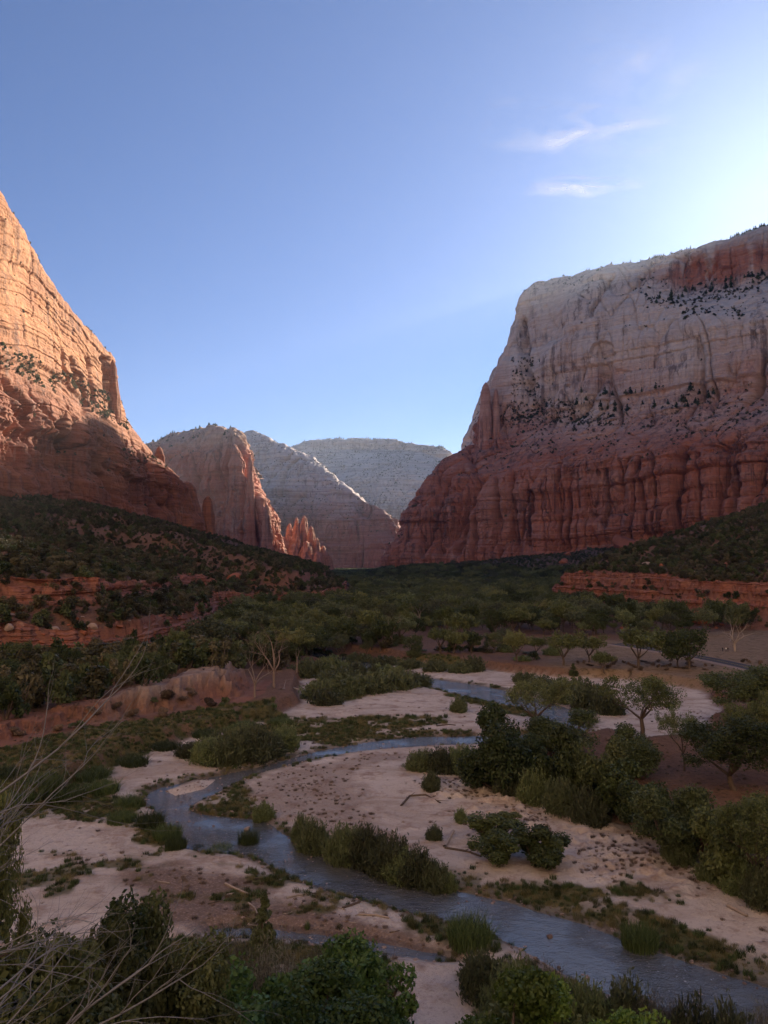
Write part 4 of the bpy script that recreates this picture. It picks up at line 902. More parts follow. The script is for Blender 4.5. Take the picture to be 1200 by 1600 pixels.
log('driftwood_log', [(627, 1260), (640, 1245), (665, 1243), (688, 1256)], .16, B_BARK, 'dark curved driftwood branch on the gravel bar')
log('driftwood_log', [(695, 1325), (703, 1310), (708, 1300)], .22, B_PALE, 'bleached stump end poking up from the gravel')
log('driftwood_log', [(695, 1326), (730, 1332), (752, 1340)], .14, B_BARK, 'dark branch lying right of the bleached stump')
log('driftwood_log', [(352, 1382), (372, 1392), (392, 1400)], .12, B_PALE, 'pale driftwood branch on the near gravel flat, upper left of the debris')
log('driftwood_log', [(448, 1405), (464, 1401), (478, 1398)], .12, B_PALE, 'short pale log on the near gravel flat by the bank grass')
log('driftwood_log', [(535, 1420), (560, 1412), (578, 1408)], .12, B_BARK, 'dark forked branch on the near gravel flat')
log('driftwood_log', [(560, 1430), (590, 1432), (608, 1436)], .12, B_PALE, 'pale stick lying below the dark forked branch')
log('driftwood_log', [(440, 1078), (460, 1076), (480, 1084)], .22, B_PALE, 'bleached fallen branch on bare soil left of the willow thicket')
log('driftwood_log', [(370, 1332), (392, 1334), (398, 1330)], .1, B_PALE, 'pale stick caught by the reeds in the river')
log('driftwood_log', [(388, 1412), (398, 1420), (402, 1430)], .1, B_PALE, 'small pale twiggy branch on the gravel near the conifer')
log('driftwood_log', [(222, 1410), (236, 1405), (250, 1408)], .1, B_PALE, 'short grey stick on the gravel at the left')
log('driftwood_log', [(682, 1135), (700, 1133), (712, 1134)], .14, B_BARK, 'dark driftwood on the upper sandbar')

_q = random.Random(21)
for i in range(26):
    px, py = _q.uniform(230, 700), _q.uniform(1355, 1490)
    if py > 1335 + (px - 230) * .16 + 95 or py < 1345 + max(0, px - 420) * .28: continue
    dx, dy = _q.uniform(8, 24) * _q.choice([-1, 1]), _q.uniform(-5, 5)
    log('driftwood_stick', [(px, py), (px + dx * .5, py + dy * .5 + _q.uniform(-1, 1)), (px + dx, py + dy)], _q.uniform(.04, .09), _q.choice([B_PALE, B_BARK]), 'small stick in the flood debris on the near gravel', 'driftwood')
def rock_mat(name, a, b):
    k = NT(name); p = k.objc(); f = k.noise(p, .6, 6, .7); k.color(k.mix(f, a, b)); k.bump(f, .3, .8); return k.m
K_RED = rock_mat('red_boulder', (0.20, 0.07, 0.045), (0.42, 0.17, 0.10)); K_ORG = rock_mat('orange_boulder', (0.33, 0.10, 0.045), (0.58, 0.2, 0.09)); K_DARK = rock_mat('dark_stone', (0.10, 0.075, 0.065), (0.26, 0.19, 0.165)); K_GREY = rock_mat('grey_boulder', (0.22, 0.17, 0.15), (0.45, 0.36, 0.32))
def boulder_mesh(name, seed, mat, cuts=9, n=24):
    rng = np.random.RandomState(seed)
    u, v = np.meshgrid(np.linspace(0, 2 * math.pi, n + 1)[:-1], np.linspace(.02, math.pi - .02, n // 2 + 1))
    D = np.stack([np.cos(u) * np.sin(v), np.sin(u) * np.sin(v), np.cos(v)], -1); r = np.full(u.shape, 1.3)
    for _ in range(cuts):
        nn = rng.normal(0, 1, 3); nn /= np.linalg.norm(nn); d = rng.uniform(.6, .95); dt = D @ nn; r = np.where(dt > .05, np.minimum(r, d / np.maximum(dt, .05)), r)
    r = r + (fbm(D[..., 0] * 3 + seed, D[..., 1] * 3, D[..., 2] * 3, o=3) - .5) * .15
    V = (D * r[..., None]).reshape(-1, 3); nr, nc = u.shape; F = []
    for i in range(nr - 1):
        for j in range(nc): F.append((i * nc + j, (i + 1) * nc + j, (i + 1) * nc + (j + 1) % nc, i * nc + (j + 1) % nc))
    return mesh_np(name, V, np.array(F), [mat])
BM = [boulder_mesh('boulder_a', 1, K_RED), boulder_mesh('boulder_b', 2, K_GREY), boulder_mesh('boulder_c', 3, K_RED), boulder_mesh('boulder_d', 5, K_ORG)]
def boulder(px, py, w, h, k, label):
    q = hit(px, py)
    if not q: return
    s = w / 2 / FPX * q[1]; o = link('boulder', BM[k], loc=(q[0], q[1], q[2] + s * h * .3)); o.scale = (s, s * .9, s * h); o.rotation_euler = (.1, .1, px); tag(o, label, 'boulder')
for a in [(1099, 972, 30, .8, 3, 'big orange square boulder at the foot of the right red ledge'), (365, 905, 26, .5, 2, 'flat reddish boulder alone on the dark left slope'), (1012, 886, 16, .6, 1, 'pale tilted boulder on top of the right ledge'),
          (880, 880, 18, .6, 2, 'red boulder in the dark brush under the mesa'), (885, 868, 12, .7, 2, 'small red block under the mesa cliff'), (125, 1018, 22, 1.2, 0, 'rounded red block at the right end of the lowest left ledge'), (12, 995, 16, .7, 1, 'grey boulder on top of the lowest left ledge'),
          (85, 985, 14, .6, 1, 'pale block on the shelf between the left ledges'), (200, 1065, 14, .5, 1, 'flat grey rock above the eroded bank'), (1138, 885, 16, .5, 2, 'flat-topped red boulder high on the right bench'), (1030, 950, 12, .8, 2, 'small red boulder on the debris under the right ledge'),
          (980, 858, 40, .9, 0, 'large red rock tower at the base of the mesa wall'), (770, 872, 22, .7, 0, 'red rock outcrop at the foot of the mesa, centre'), (1034, 888, 10, 1.0, 2, 'small upright red block on the right bench')]: boulder(*a)

for px, py, w, k_ in [(150, 1118, 26, 'scrub'), (178, 1108, 22, 'scrub'), (262, 1092, 30, 'scrub'), (285, 1098, 26, 'scrub'), (300, 1088, 24, 'scrub'), (240, 1100, 20, 'jun3'), (330, 1104, 24, 'scrub'), (205, 1120, 26, 'scrub'), (120, 1138, 24, 'jun3'), (60, 1165, 24, 'jun3'), (30, 1150, 26, 'scrub'), (255, 1120, 24, 'scrub'), (352, 1100, 22, 'jun3'), (90, 1142, 22, 'scrub')]:
    put(k_, px, py, py - w * .55, w, 'small dark shrub clinging to the eroded earth bank', 'shrub', 'shrubs on the eroded bank')
_r = random.Random(9)
for i in range(70):
    px, py = (_r.uniform(0, 240), _r.uniform(945, 1045)) if i < 34 else ((_r.uniform(850, 1200), _r.uniform(885, 985)) if i < 62 else (_r.uniform(290, 540), _r.uniform(920, 950)))
    q = hit(px, py)
    if not q or q[1] > 900: continue
    sz = _r.uniform(.5, 1.6) * (1 + (q[1] > 300) * .5); o = link('boulder', BM[_r.choice([0, 1, 2, 2, 0])], loc=(q[0], q[1], q[2] + sz * .2)); o.scale = (sz, sz * _r.uniform(.6, 1), sz * _r.uniform(.4, .8)); o.rotation_euler = (0, 0, _r.uniform(0, 6))
    tag(o, ['small boulder among the rubble of the left ledges', 'small boulder in the debris below the right ledge', 'small boulder by the middle red ledge'][0 if i < 34 else 1 if i < 62 else 2], 'boulder', ['rubble boulders left', 'rubble boulders right', 'rubble boulders centre'][0 if i < 34 else 1 if i < 62 else 2])

# ------------------------------------------------------------ pinnacles standing off the walls
def pinnacle(name, px, pyb, pyt, w, Y, mat, label, seed, lean=0):
    b = np.array(W(px, pyb, Y)); t = np.array(W(px + lean, pyt, Y)); Rr = w / 2 / FPX * Y; n, mrows = 64, 90
    u, v = np.meshgrid(np.linspace(0, 2 * math.pi, n + 1), np.linspace(0, 1, mrows)); H = t[2] - b[2]
    prof = np.interp(v, [0, .35, .7, .9, .97, 1], [1.35, 1.05, .82, .62, .35, .02])
    cx, cy = np.cos(u), np.sin(u); z = v * H
    rr = Rr * prof * (1 + (fbm(cx * 1.4 + seed, cy * 1.4, z / 60, o=3, seed=seed) - .5) * .7 + (vn(z * 0 + .3, z / 9, cx, seed=seed) - .5) * .16 + (fbm(cx * 5, cy * 5, z / 10, o=3, seed=seed + 2) - .5) * .2)
    V = np.stack([cx * rr + v * (t[0] - b[0]), cy * rr, z], -1)
    m = mesh_np(name, V.reshape(-1, 3), grid_faces(mrows, n + 1), [mat], attrs=dict(tone=np.full(u.size, .25)))
    return tag(link(name, m, loc=tuple(b)), label, 'rock spire', kind=None)
pinnacle('rock_spire', 757, 760, 597, 21, 2110, M_MESA, 'slender red spire standing off the left shoulder of the big mesa', 1, 2)
pinnacle('rock_spire', 775, 740, 606, 13, 2120, M_MESA, 'short spire just right of the slender one on the mesa shoulder', 2)
pinnacle('rock_spire', 252, 840, 697, 22, 1240, M_LEFT, 'shaded stub tower at the right end of the left wall', 3, -3)
pinnacle('rock_spire', 296, 860, 752, 40, 1290, M_LEFT, 'dark broken crag at the lower right end of the left wall', 4, -4)
pinnacle('rock_spire', 325, 860, 775, 22, 1310, M_LEFT, 'small dark crag where the left wall meets the brushy slope', 5)
pinnacle('rock_spire', 391, 895, 712, 15, 2215, M_PEAK, 'slim sunlit pillar on the right edge of the orange peak', 6)
pinnacle('rock_spire', 417, 900, 788, 18, 2190, M_PEAK, 'stubby sunlit pillar low on the right edge of the orange peak', 7)
pinnacle('rock_spire', 182, 700, 562, 16, 1060, M_LEFT, 'narrow fin of orange rock on the skyline edge of the left wall', 8, -6)

# jagged crag at the foot of the far ridge: one mesh of clustered fins
def crag(name, fins, Y, mat, label):
    VV, FF, base = [], [], 0; o0 = np.array(W(480, 895, Y))
    for q, (px, pyb, pyt, w, dy) in enumerate(fins):
        b = np.array(W(px, pyb, Y + dy)); t = np.array(W(px, pyt, Y + dy)); Rr = w / 2 / FPX * Y; n, mrows = 48, 80
        u, v = np.meshgrid(np.linspace(0, 2 * math.pi, n + 1), np.linspace(0, 1, mrows)); H = t[2] - b[2]
        prof = np.interp(v, [0, .3, .6, .85, .95, 1], [1.7, 1.3, .95, .6, .35, .02]); cx, cy = np.cos(u), np.sin(u); z = v * H
        rr = Rr * prof * (1 + (fbm(cx * 1.6 + q * 3, cy * 1.6, z / 40, o=3, seed=q) - .5) * .9 + (np.abs(vn(cx * 3 + q, cy * 3, z / 60, seed=q + 9) - .5)) * .5 + (vn(z * 0 + .3, z / 9, cx, seed=q) - .5) * .2)
        VV.append(np.stack([b[0] - o0[0] + cx * rr, b[1] - o0[1] + cy * rr * 1.3, b[2] - o0[2] + z], -1).reshape(-1, 3)); FF.append(grid_faces(mrows, n + 1) + base); base += len(VV[-1])
    m = mesh_np(name, np.concatenate(VV), np.concatenate(FF), [mat], attrs=dict(tone=np.full(base, .45)))
    return tag(link(name, m, loc=tuple(o0)), label, 'rock crag')
crag('rock_crag', [(443, 905, 838, 14, 0), (452, 905, 817, 15, 20), (463, 905, 808, 15, 0), (475, 905, 805, 16, 30), (486, 905, 822, 15, 0), (495, 905, 840, 14, -20), (505, 905, 852, 15, 0), (514, 905, 868, 13, 0), (458, 905, 850, 22, -50), (478, 905, 845, 24, -50), (495, 905, 862, 20, -60), (446, 905, 858, 18, -40)], 2480, M_PEAK, 'jagged sunlit rock crag at the foot of the far ridge')

# low red ledges: real fractured walls along the edge of the benches
M_LEDGE = rock_material('ledge_rock', (0.27, 0.11, 0.08), (0.40, 0.25, 0.20), 0.85, 0.10, 0.8)
def ledge_wall(name, poly, d0, d1, top_in, label, seed, i0, i1, side=1, h_extra=.3):
    P = np.array(poly[i0:i1], float); L = np.r_[0, np.cumsum(np.hypot(*np.diff(P, axis=0).T))]; n = int(L[-1] / 1.1)
    q = np.interp(np.linspace(0, L[-1], n), L, np.arange(len(P))); x = np.interp(q, np.arange(len(P)), P[:, 0]); y = np.interp(q, np.arange(len(P)), P[:, 1])
    ker = np.hanning(25); ker /= ker.sum(); x = np.convolve(np.pad(x, 12, 'edge'), ker, 'valid'); y = np.convolve(np.pad(y, 12, 'edge'), ker, 'valid')
    tx, ty = np.gradient(x), np.gradient(y); l = np.hypot(tx, ty); nx, ny = -ty / l * side, tx / l * side      # points into the hill
    zb = gz(x + nx * (d0 - 2.5), y + ny * (d0 - 2.5)) - .8; zt = gz(x + nx * (d1 + 2.0), y + ny * (d1 + 2.0))
    kk = np.hanning(9); kk /= kk.sum(); zb = np.convolve(np.pad(zb, 4, 'edge'), kk, 'valid'); zt = np.convolve(np.pad(zt, 4, 'edge'), kk, 'valid') + h_extra
    rows = 46; v = np.linspace(0, 1, rows)[:, None]; off = d0 - 2.2 + v * (d1 - d0 - .2)
    V = np.stack([x + nx * off, y + ny * off, zb + (zt - zb) * v + 0 * off], -1)
    X, Y_, Z_ = V[..., 0], V[..., 1], V[..., 2]
    D = (fbm(X / 9, Y_ / 9, Z_ / 30, o=3, seed=seed) - .5) * 5.5
    for w, a, pw in ((8, 2.2, 7), (3.4, 1.2, 6), (1.5, .5, 4)):
        D -= a * (1 - np.abs(2 * vn(X / w, Y_ / w, Z_ / (w * 5), seed=seed + int(w)) - 1)) ** pw
    zz = Z_ + (fbm(X / 40, Y_ / 40, o=2, seed=seed + 5) - .5) * 3
    D += (ss(.4, .6, vn(zz / 2.2, zz * 0 + 3, X / 80, seed=seed + 6)) - .5) * 1.3 + (ss(.4, .6, vn(zz / .8, zz * 0 + 9, X / 60, seed=seed + 7)) - .5) * .5
    qn = vn(X / 2.6, Y_ / 2.6, zz / 1.8, seed=seed + 8); D += (np.floor(qn * 4) / 4 - .4) * 1.2
    V[..., 0] -= nx * D; V[..., 1] -= ny * D
    V[..., 2] += (v ** 4) * (fbm(X / 5, Y_ / 5, o=3, seed=seed + 11) - .5) * 2.4
    cap = V[-1:] + np.stack([nx * 5 + nx * D[-1], ny * 5 + ny * D[-1], -1.5 + 0 * nx], -1)[None]; V = np.concatenate([V, cap])
    tone = np.clip((fbm(V[..., 0] / 12, V[..., 1] / 12, V[..., 2] / 3, o=3, seed=seed + 12) - .35), 0, 1)
    m = mesh_np(name, V.reshape(-1, 3), grid_faces(*V.shape[:2]), [M_LEDGE], attrs=dict(tone=tone))
    return tag(link(name, m), label, 'cliff', kind='structure')
ledge_wall('ledge_left', T_LEFT, 14, 17, 0, 'lowest red rock ledge along the left bench', 801, 1, 15, 1)
ledge_wall('ledge_left_upper', T_LEFT, 34, 37, 0, 'upper broken red ledge on the left bench', 811, 1, 10, 1, .2)
ledge_wall('ledge_right', T_RIGHT, 17, 19.5, 0, 'lower red rock ledge below the right bench', 821, 1, 10, -1)
ledge_wall('ledge_right_upper', T_RIGHT, 25, 27.5, 0, 'upper red rock ledge rimming the right bench', 831, 1, 10, -1)

M_BACK = rock_material('fill_wall_rock', (0.52, 0.33, 0.22), (0.66, 0.51, 0.39), 0.3, 1.5, 0.4)  # rock of the added fill wall, kept pale to reflect more sun
# added wall out of view behind the camera, bounces warm sun into the shade
BW = [[(x, y, 20, 0), (x, y, 220, 0), (x * 1.03, y * 1.03 - 10, 450, 0), (x * 1.06, y * 1.06 - 30, h * 1.2, 0), (x * 1.6, y * 1.6 - 200, h * 1.2, 0)] for x, y, h in
      [(-900, 60, 640), (-860, -160, 680), (-640, -330, 760), (-330, -420, 800), (0, -450, 820), (350, -430, 800), (700, -370, 780), (1050, -320, 760), (1500, -230, 700)]]
loft('fill_wall_behind', [wc(c) for c in BW], [14] * 8, [12, 12, 14, 4], M_BACK, tone_left, 1.6, 1.0, 'unseen rock wall added behind the viewpoint to bounce sunlight', flip=-1, seed=900)

# ------------------------------------------------------------ road, car, people
RD = np.array(ROADL); tt = np.linspace(0, len(RD) - 1, 90); C2 = cat(RD, tt); T2 = np.gradient(C2, axis=0); T2 /= np.linalg.norm(T2, axis=1, keepdims=True); N2 = np.stack([-T2[:, 1], T2[:, 0]], 1)
k = NT('asphalt'); k.color(k.mix(k.noise(k.pos(), 4, 5), (0.045, 0.047, 0.055), (0.075, 0.075, 0.085))); M_ASPH = k.m
k = NT('road_paint_yellow'); k.color((0.55, 0.38, 0.06)); M_YEL = k.m
k = NT('road_gravel'); k.color(k.mix(k.noise(k.pos(), 3, 5), (0.2, 0.15, 0.12), (0.36, 0.28, 0.23))); M_SHO = k.m
def strip(offs, dz):
    zz = np.maximum.reduce([gz(C2[:, 0] + N2[:, 0] * o, C2[:, 1] + N2[:, 1] * o) for o in (-4, 0, 4)]); ker = np.ones(7) / 7; zz = np.convolve(np.pad(zz, 3, 'edge'), ker, 'valid') + .25
    return np.stack([np.column_stack([C2 + N2 * o, zz + dz - (0.35 if abs(o) > 4 else 0)]) for o in offs], 1).reshape(-1, 3)
F = grid_faces(90, 4); F2 = grid_faces(90, 2)
V1 = strip([-5.2, -3.6, 3.6, 5.2], 0); V2 = strip([-3.3, -1.0, 1.0, 3.3], .005); V3 = strip([-.16, -.06], .01); V4 = strip([.06, .16], .01)
road = link('road', mesh_np('road', np.concatenate([V1, V2, V3, V4]), np.concatenate([F, F + len(V1), F2 + len(V1) + len(V2), F2 + len(V1) + len(V2) + len(V3)]), [M_SHO, M_ASPH, M_YEL], mi=[0] * len(F) + [1] * len(F) + [2] * 2 * len(F2)))
tag(road, 'two-lane asphalt road with gravel shoulders crossing the meadow', 'road', kind='structure')

import bmesh
def bm_obj(name, bm, mat, parent=None, loc=None, smooth=False):
    m = bpy.data.meshes.new(name); bm.to_mesh(m); bm.free(); m.materials.append(mat)
    for p in m.polygons: p.use_smooth = smooth
    return link(name, m, parent, loc)
def simple(name, c, r=.5):
    k = NT(name); k.color(k.mix(k.noise(k.objc(), 8, 3), tuple(v * .85 for v in c), c)); k.b.inputs['Roughness'].default_value = r; return k.m
def extr(pts, y0, y1):
    bm = bmesh.new(); a = [bm.verts.new((x, y0, z)) for x, z in pts]; b = [bm.verts.new((x, y1, z)) for x, z in pts]
    bm.faces.new(a); bm.faces.new(b[::-1])
    for i in range(len(pts)): bm.faces.new((a[i], b[i], b[(i + 1) % len(pts)], a[(i + 1) % len(pts)]))
    bmesh.ops.recalc_face_normals(bm, faces=bm.faces); return bm
x, y = WZ(1037, 1014, 3); zc = float(V1[np.argmin(np.hypot(V1[:, 0] - x, V1[:, 1] - y)), 2])
car = bpy.data.objects.new('parked_car', None); COL.objects.link(car); car.location = (x, y, zc); car.rotation_euler = (0, 0, -.5)
tag(car, 'pale car half hidden by cottonwoods on the road', 'car')
P_W = simple('car_paint', (.6, .62, .65), .3); P_G = simple('car_glass', (.02, .025, .03), .1); P_T = simple('tyre_rubber', (.02, .02, .02), .8)
body = extr([(-2.2, .35), (2.2, .35), (2.25, .8), (1.5, .95), (.8, 1.45), (-1.2, 1.5), (-2.1, 1.0), (-2.25, .8)], -.85, .85); bmesh.ops.bevel(body, geom=body.edges[:], offset=.06, segments=2, affect='EDGES'); bm_obj('body', body, P_W, car)
for s in (-1, 1): bm_obj('window', extr([(-1.7, 1.0), (1.3, 1.0), (.72, 1.38), (-1.15, 1.42)], s * .85, s * .87), P_G, car)
for wx in (-1.4, 1.4):
    for s in (-1, 1):
        bm = bmesh.new(); bmesh.ops.create_cone(bm, segments=20, radius1=.34, radius2=.34, depth=.24, cap_ends=True)
        bmesh.ops.rotate(bm, verts=bm.verts, matrix=__import__('mathutils').Matrix.Rotation(math.pi / 2, 3, 'X')); bmesh.ops.translate(bm, verts=bm.verts, vec=(wx, s * .8, .34)); bm_obj('wheel', bm, P_T, car)

def person(px, py, shirt, label, seed, ang):
    q = hit(px, py); rng = random.Random(seed)
    J = dict(pel=(0, 0, .92), che=(0, .02, 1.28), nec=(0, .01, 1.48), hed=(0, -.01, 1.60), top=(0, 0, 1.70),
             hl=(-.1, 0, .88), kl=(-.12, -.06, .48), al=(-.12, .02, .08), fl=(-.13, -.16, .04), hr=(.1, 0, .88), kr=(.13, .02, .48), ar=(.14, .06, .08), fr=(.15, -.12, .04),
             sl=(-.19, 0, 1.40), el=(-.25, -.02, 1.12), wl=(-.2, -.16, .92), dl=(-.19, -.22, .86), sr=(.19, 0, 1.40), er=(.26, .02, 1.12), wr=(.24, -.1, .9), dr=(.24, -.14, .83))
    rad = dict(pel=.145, che=.15, nec=.055, hed=.085, top=.07, hl=.09, kl=.06, al=.042, fl=.04, hr=.09, kr=.06, ar=.042, fr=.04, sl=.06, el=.042, wl=.03, dl=.03, sr=.06, er=.042, wr=.03, dr=.03)
    E = [('pel', 'che'), ('che', 'nec'), ('nec', 'hed'), ('hed', 'top'), ('pel', 'hl'), ('hl', 'kl'), ('kl', 'al'), ('al', 'fl'), ('pel', 'hr'), ('hr', 'kr'), ('kr', 'ar'), ('ar', 'fr'), ('che', 'sl'), ('sl', 'el'), ('el', 'wl'), ('wl', 'dl'), ('che', 'sr'), ('sr', 'er'), ('er', 'wr'), ('wr', 'dr')]
    ks = list(J); m = bpy.data.meshes.new('person'); m.from_pydata([J[a] for a in ks], [(ks.index(a), ks.index(b)) for a, b in E], [])
    o = link('person', m, loc=(q[0], q[1], q[2])); o.rotation_euler = (0, 0, ang)
    md = o.modifiers.new('skin', 'SKIN'); sv = m.skin_vertices[0].data
    for i, a in enumerate(ks): sv[i].radius = (rad[a], rad[a] * .85); sv[i].use_root = (a == 'pel')
    md2 = o.modifiers.new('sub', 'SUBSURF'); md2.levels = 1; md2.render_levels = 1
    k = NT('person_' + str(seed)); p = k.objc(); sep = k.n('ShaderNodeSeparateXYZ'); k.l(p, sep.inputs[0]); h = sep.outputs[2]
    c = k.mix(k.math('GREATER_THAN', h, .93), (.03, .03, .05), shirt); c = k.mix(k.math('GREATER_THAN', h, 1.46), c, (.38, .22, .15)); c = k.mix(k.math('GREATER_THAN', h, 1.64), c, (.04, .025, .02)); k.color(c)
    m.materials.append(k.m); tag(o, label, 'person')
person(1129, 1018, (.03, .03, .035), 'tiny person in black on the dry grass, leftmost of three', 1, .4)
person(1134.5, 1018.5, (.75, .75, .72), 'tiny person in a white top between two dark figures by the bleached tree', 2, -.3)
person(1137.5, 1018.5, (.04, .035, .05), 'tiny dark-clothed person nearest the bleached tree', 3, 2.5)

# ------------------------------------------------------------ scattered plants: the largest as things, the rest as one mass each
def stuff_scatter(name, pts, scl, rot, idx, protos, label, cat, mats):
    V = np.array(pts, np.float32); m = bpy.data.meshes.new(name); m.vertices.add(len(V)); m.vertices.foreach_set('co', V.ravel())
    for nm, ty, a in (('scl', 'FLOAT_VECTOR', np.array(scl, np.float32)), ('rot', 'FLOAT_VECTOR', np.array(rot, np.float32))):
        m.attributes.new(nm, ty, 'POINT').data.foreach_set('vector', a.ravel())
    m.attributes.new('idx', 'INT', 'POINT').data.foreach_set('value', np.array(idx, np.int32))
    for mt in mats: m.materials.append(mt)
    o = link(name, m); g = bpy.data.node_groups.new(name, 'GeometryNodeTree')
    g.interface.new_socket('Geometry', in_out='INPUT', socket_type='NodeSocketGeometry'); g.interface.new_socket('Geometry', in_out='OUTPUT', socket_type='NodeSocketGeometry')
    N = g.nodes; L = g.links; gi = N.new('NodeGroupInput'); go = N.new('NodeGroupOutput'); jn = N.new('GeometryNodeJoinGeometry')
    def na(nm, ty):
        x = N.new('GeometryNodeInputNamedAttribute'); x.data_type = ty; x.inputs['Name'].default_value = nm; return x.outputs['Attribute']
    asc, aro, aix = na('scl', 'FLOAT_VECTOR'), na('rot', 'FLOAT_VECTOR'), na('idx', 'INT')
    for i, objs in enumerate(protos):
        jj = N.new('GeometryNodeJoinGeometry')
        for ob in objs:
            oi = N.new('GeometryNodeObjectInfo'); oi.transform_space = 'ORIGINAL'; oi.inputs['Object'].default_value = ob; L.new(oi.outputs['Geometry'], jj.inputs[0])
        cm = N.new('FunctionNodeCompare'); cm.data_type = 'INT'; cm.operation = 'EQUAL'; L.new(aix, cm.inputs[2]); cm.inputs[3].default_value = i
        ip = N.new('GeometryNodeInstanceOnPoints'); L.new(gi.outputs[0], ip.inputs['Points']); L.new(cm.outputs[0], ip.inputs['Selection']); L.new(jj.outputs[0], ip.inputs['Instance'])
        L.new(aro, ip.inputs['Rotation']); L.new(asc, ip.inputs['Scale']); L.new(ip.outputs[0], jn.inputs[0])
    L.new(jn.outputs[0], go.inputs[0]); md = o.modifiers.new('scatter', 'NODES'); md.node_group = g
    return tag(o, label, cat, kind='stuff')
rs = np.random.RandomState(11)
def jitter_grid(x0, x1, y0, y1, step, jit=.9):
    a, b = np.meshgrid(np.arange(x0, x1, step), np.arange(y0, y1, step)); a = a.ravel() + rs.uniform(-.5, .5, a.size) * step * jit; b = b.ravel() + rs.uniform(-.5, .5, b.size) * step * jit
    return a, b
def inview(x, y, z, m=40):
    px, py, f = proj(np.stack([x, y, z], -1)); return (f > 1) & (px > -m) & (px < 1200 + m) & (py > -m) & (py < 1600 + m)
def field(x, y, A): return gz(x, y, A)
occl = np.minimum.accumulate  # (kept for clarity: nothing hidden is culled, only what lies outside the frame)
def mass(keys, x, y, z, h, w, nind, label, cat, group, stuffname, stufflabel, tilt=0.0, extra=None):
    """keys: plant kinds; the nind that show largest become things, the rest one mass"""
    n = len(x); ix = rs.randint(0, len(keys), n); vis = inview(x, y, z, 0); d = np.hypot(x, y); size = np.where(vis, h / d, 0)
    if visible is not None: size = np.where(visible(x, y, z + h * .7), size, size * .001)
    order = np.argsort(-size); ind = order[:nind]; ind = ind[size[ind] > 1e-5 * 1]
    rest = np.setdiff1d(np.arange(n), ind)
    for i in ind: plant(keys[ix[i]], (float(x[i]), float(y[i]), float(z[i]) - .1), float(h[i]), float(w[i]), label(keys[ix[i]], float(x[i]), float(y[i]), float(z[i]), float(h[i])) if callable(label) else label, cat, group, rnd=rd)
    if extra is not None:
        ex, ey, ez, eh, ew = extra; x, y, z, h, w = (np.concatenate([a[rest], b]) for a, b in ((x, ex), (y, ey), (z, ez), (h, eh), (w, ew)))
        ix = np.concatenate([ix[rest], rs.randint(0, len(keys), len(ex))])
    else: x, y, z, h, w, ix = (a[rest] for a in (x, y, z, h, w, ix))
    if not len(x): return
    H0 = np.array([PH[k][0] for k in keys])[ix]; W0 = np.array([PH[k][1] for k in keys])[ix]
    rot = np.stack([np.zeros(len(x)), np.zeros(len(x)), rs.uniform(0, 6.28, len(x))], 1)
    pr = []; mats = []
    for k in keys:
        if k in _made: pr.append(_made[k][1])
        else: pr.append([o for o in COL.objects if o.data == PROTO[k][2]][:1])
        mats += [m for m in (PROTO[k][1].materials[0] if PROTO[k][1] else None, PROTO[k][2].materials[0]) if m]
    stuff_scatter(stuffname, np.stack([x, y, z - .1], 1), np.stack([w / W0, w / W0, h / H0], 1), rot, ix, pr, stufflabel, cat, [])
# rough test of what the terrain hides from the camera
_az = np.linspace(-.62, .62, 600); _yy = np.exp(np.linspace(math.log(20), math.log(3400), 700))
_A, _Y = np.meshgrid(_az, _yy); _el = (gz(_A * _Y, _Y) - CZ) / _Y; _hor = np.maximum.accumulate(_el, 0)
def visible(x, y, z):
    c = np.clip(np.interp(x / np.maximum(y, 1), _az, np.arange(600)).astype(int), 0, 599); r = np.clip(np.interp(y * .985, _yy, np.arange(700)).astype(int), 0, 699)
    return (z - CZ) / np.maximum(y, 1) >= _hor[r, c] - .002

def zone(x, y, z, rows, cols):
    px, py, f = proj(np.array([x, y, z])); return rows[int(np.searchsorted([r for r, _ in rows[:-1]], py))][1], cols[int(np.searchsorted([c for c, _ in cols[:-1]], px))][1]
def fl_(k, x, y, z, h):
    r, c = zone(x, y, z, [(960, 'deep in the forest'), (985, 'midway into the forest'), (9999, 'at the front of the forest')], [(520, 'left by the ghostly grey trees'), (640, 'above the willow thicket'), (760, 'above the narrow far river bank'), (880, 'left of the meadow'), (1020, 'behind the meadow'), (9999, 'beyond the road at the right')])
    return f"{'short' if h < 8 else 'tall' if h > 12.5 else 'mid-sized'} {dict(midA='green', midB='open-crowned green', midC='dark dense', midD='thin grey-green')[k]} cottonwood {r}, {c}"
def bl_(k, x, y, z, h):
    r, c = zone(x, y, z, [(1055, 'at the back of the left woods'), (1085, 'in the middle of the left woods'), (9999, 'at the front of the left woods')], [(110, 'near the left edge'), (230, 'left of the bare mound'), (330, 'above the bare earth mound'), (9999, 'beside the ghostly grey trees')])
    return f"{'low' if h < 5.5 else 'tall'} {dict(jun2='upright', midC='spreading', jun='rounded', jun3='bushy')[k]} dark tree {r}, {c}"
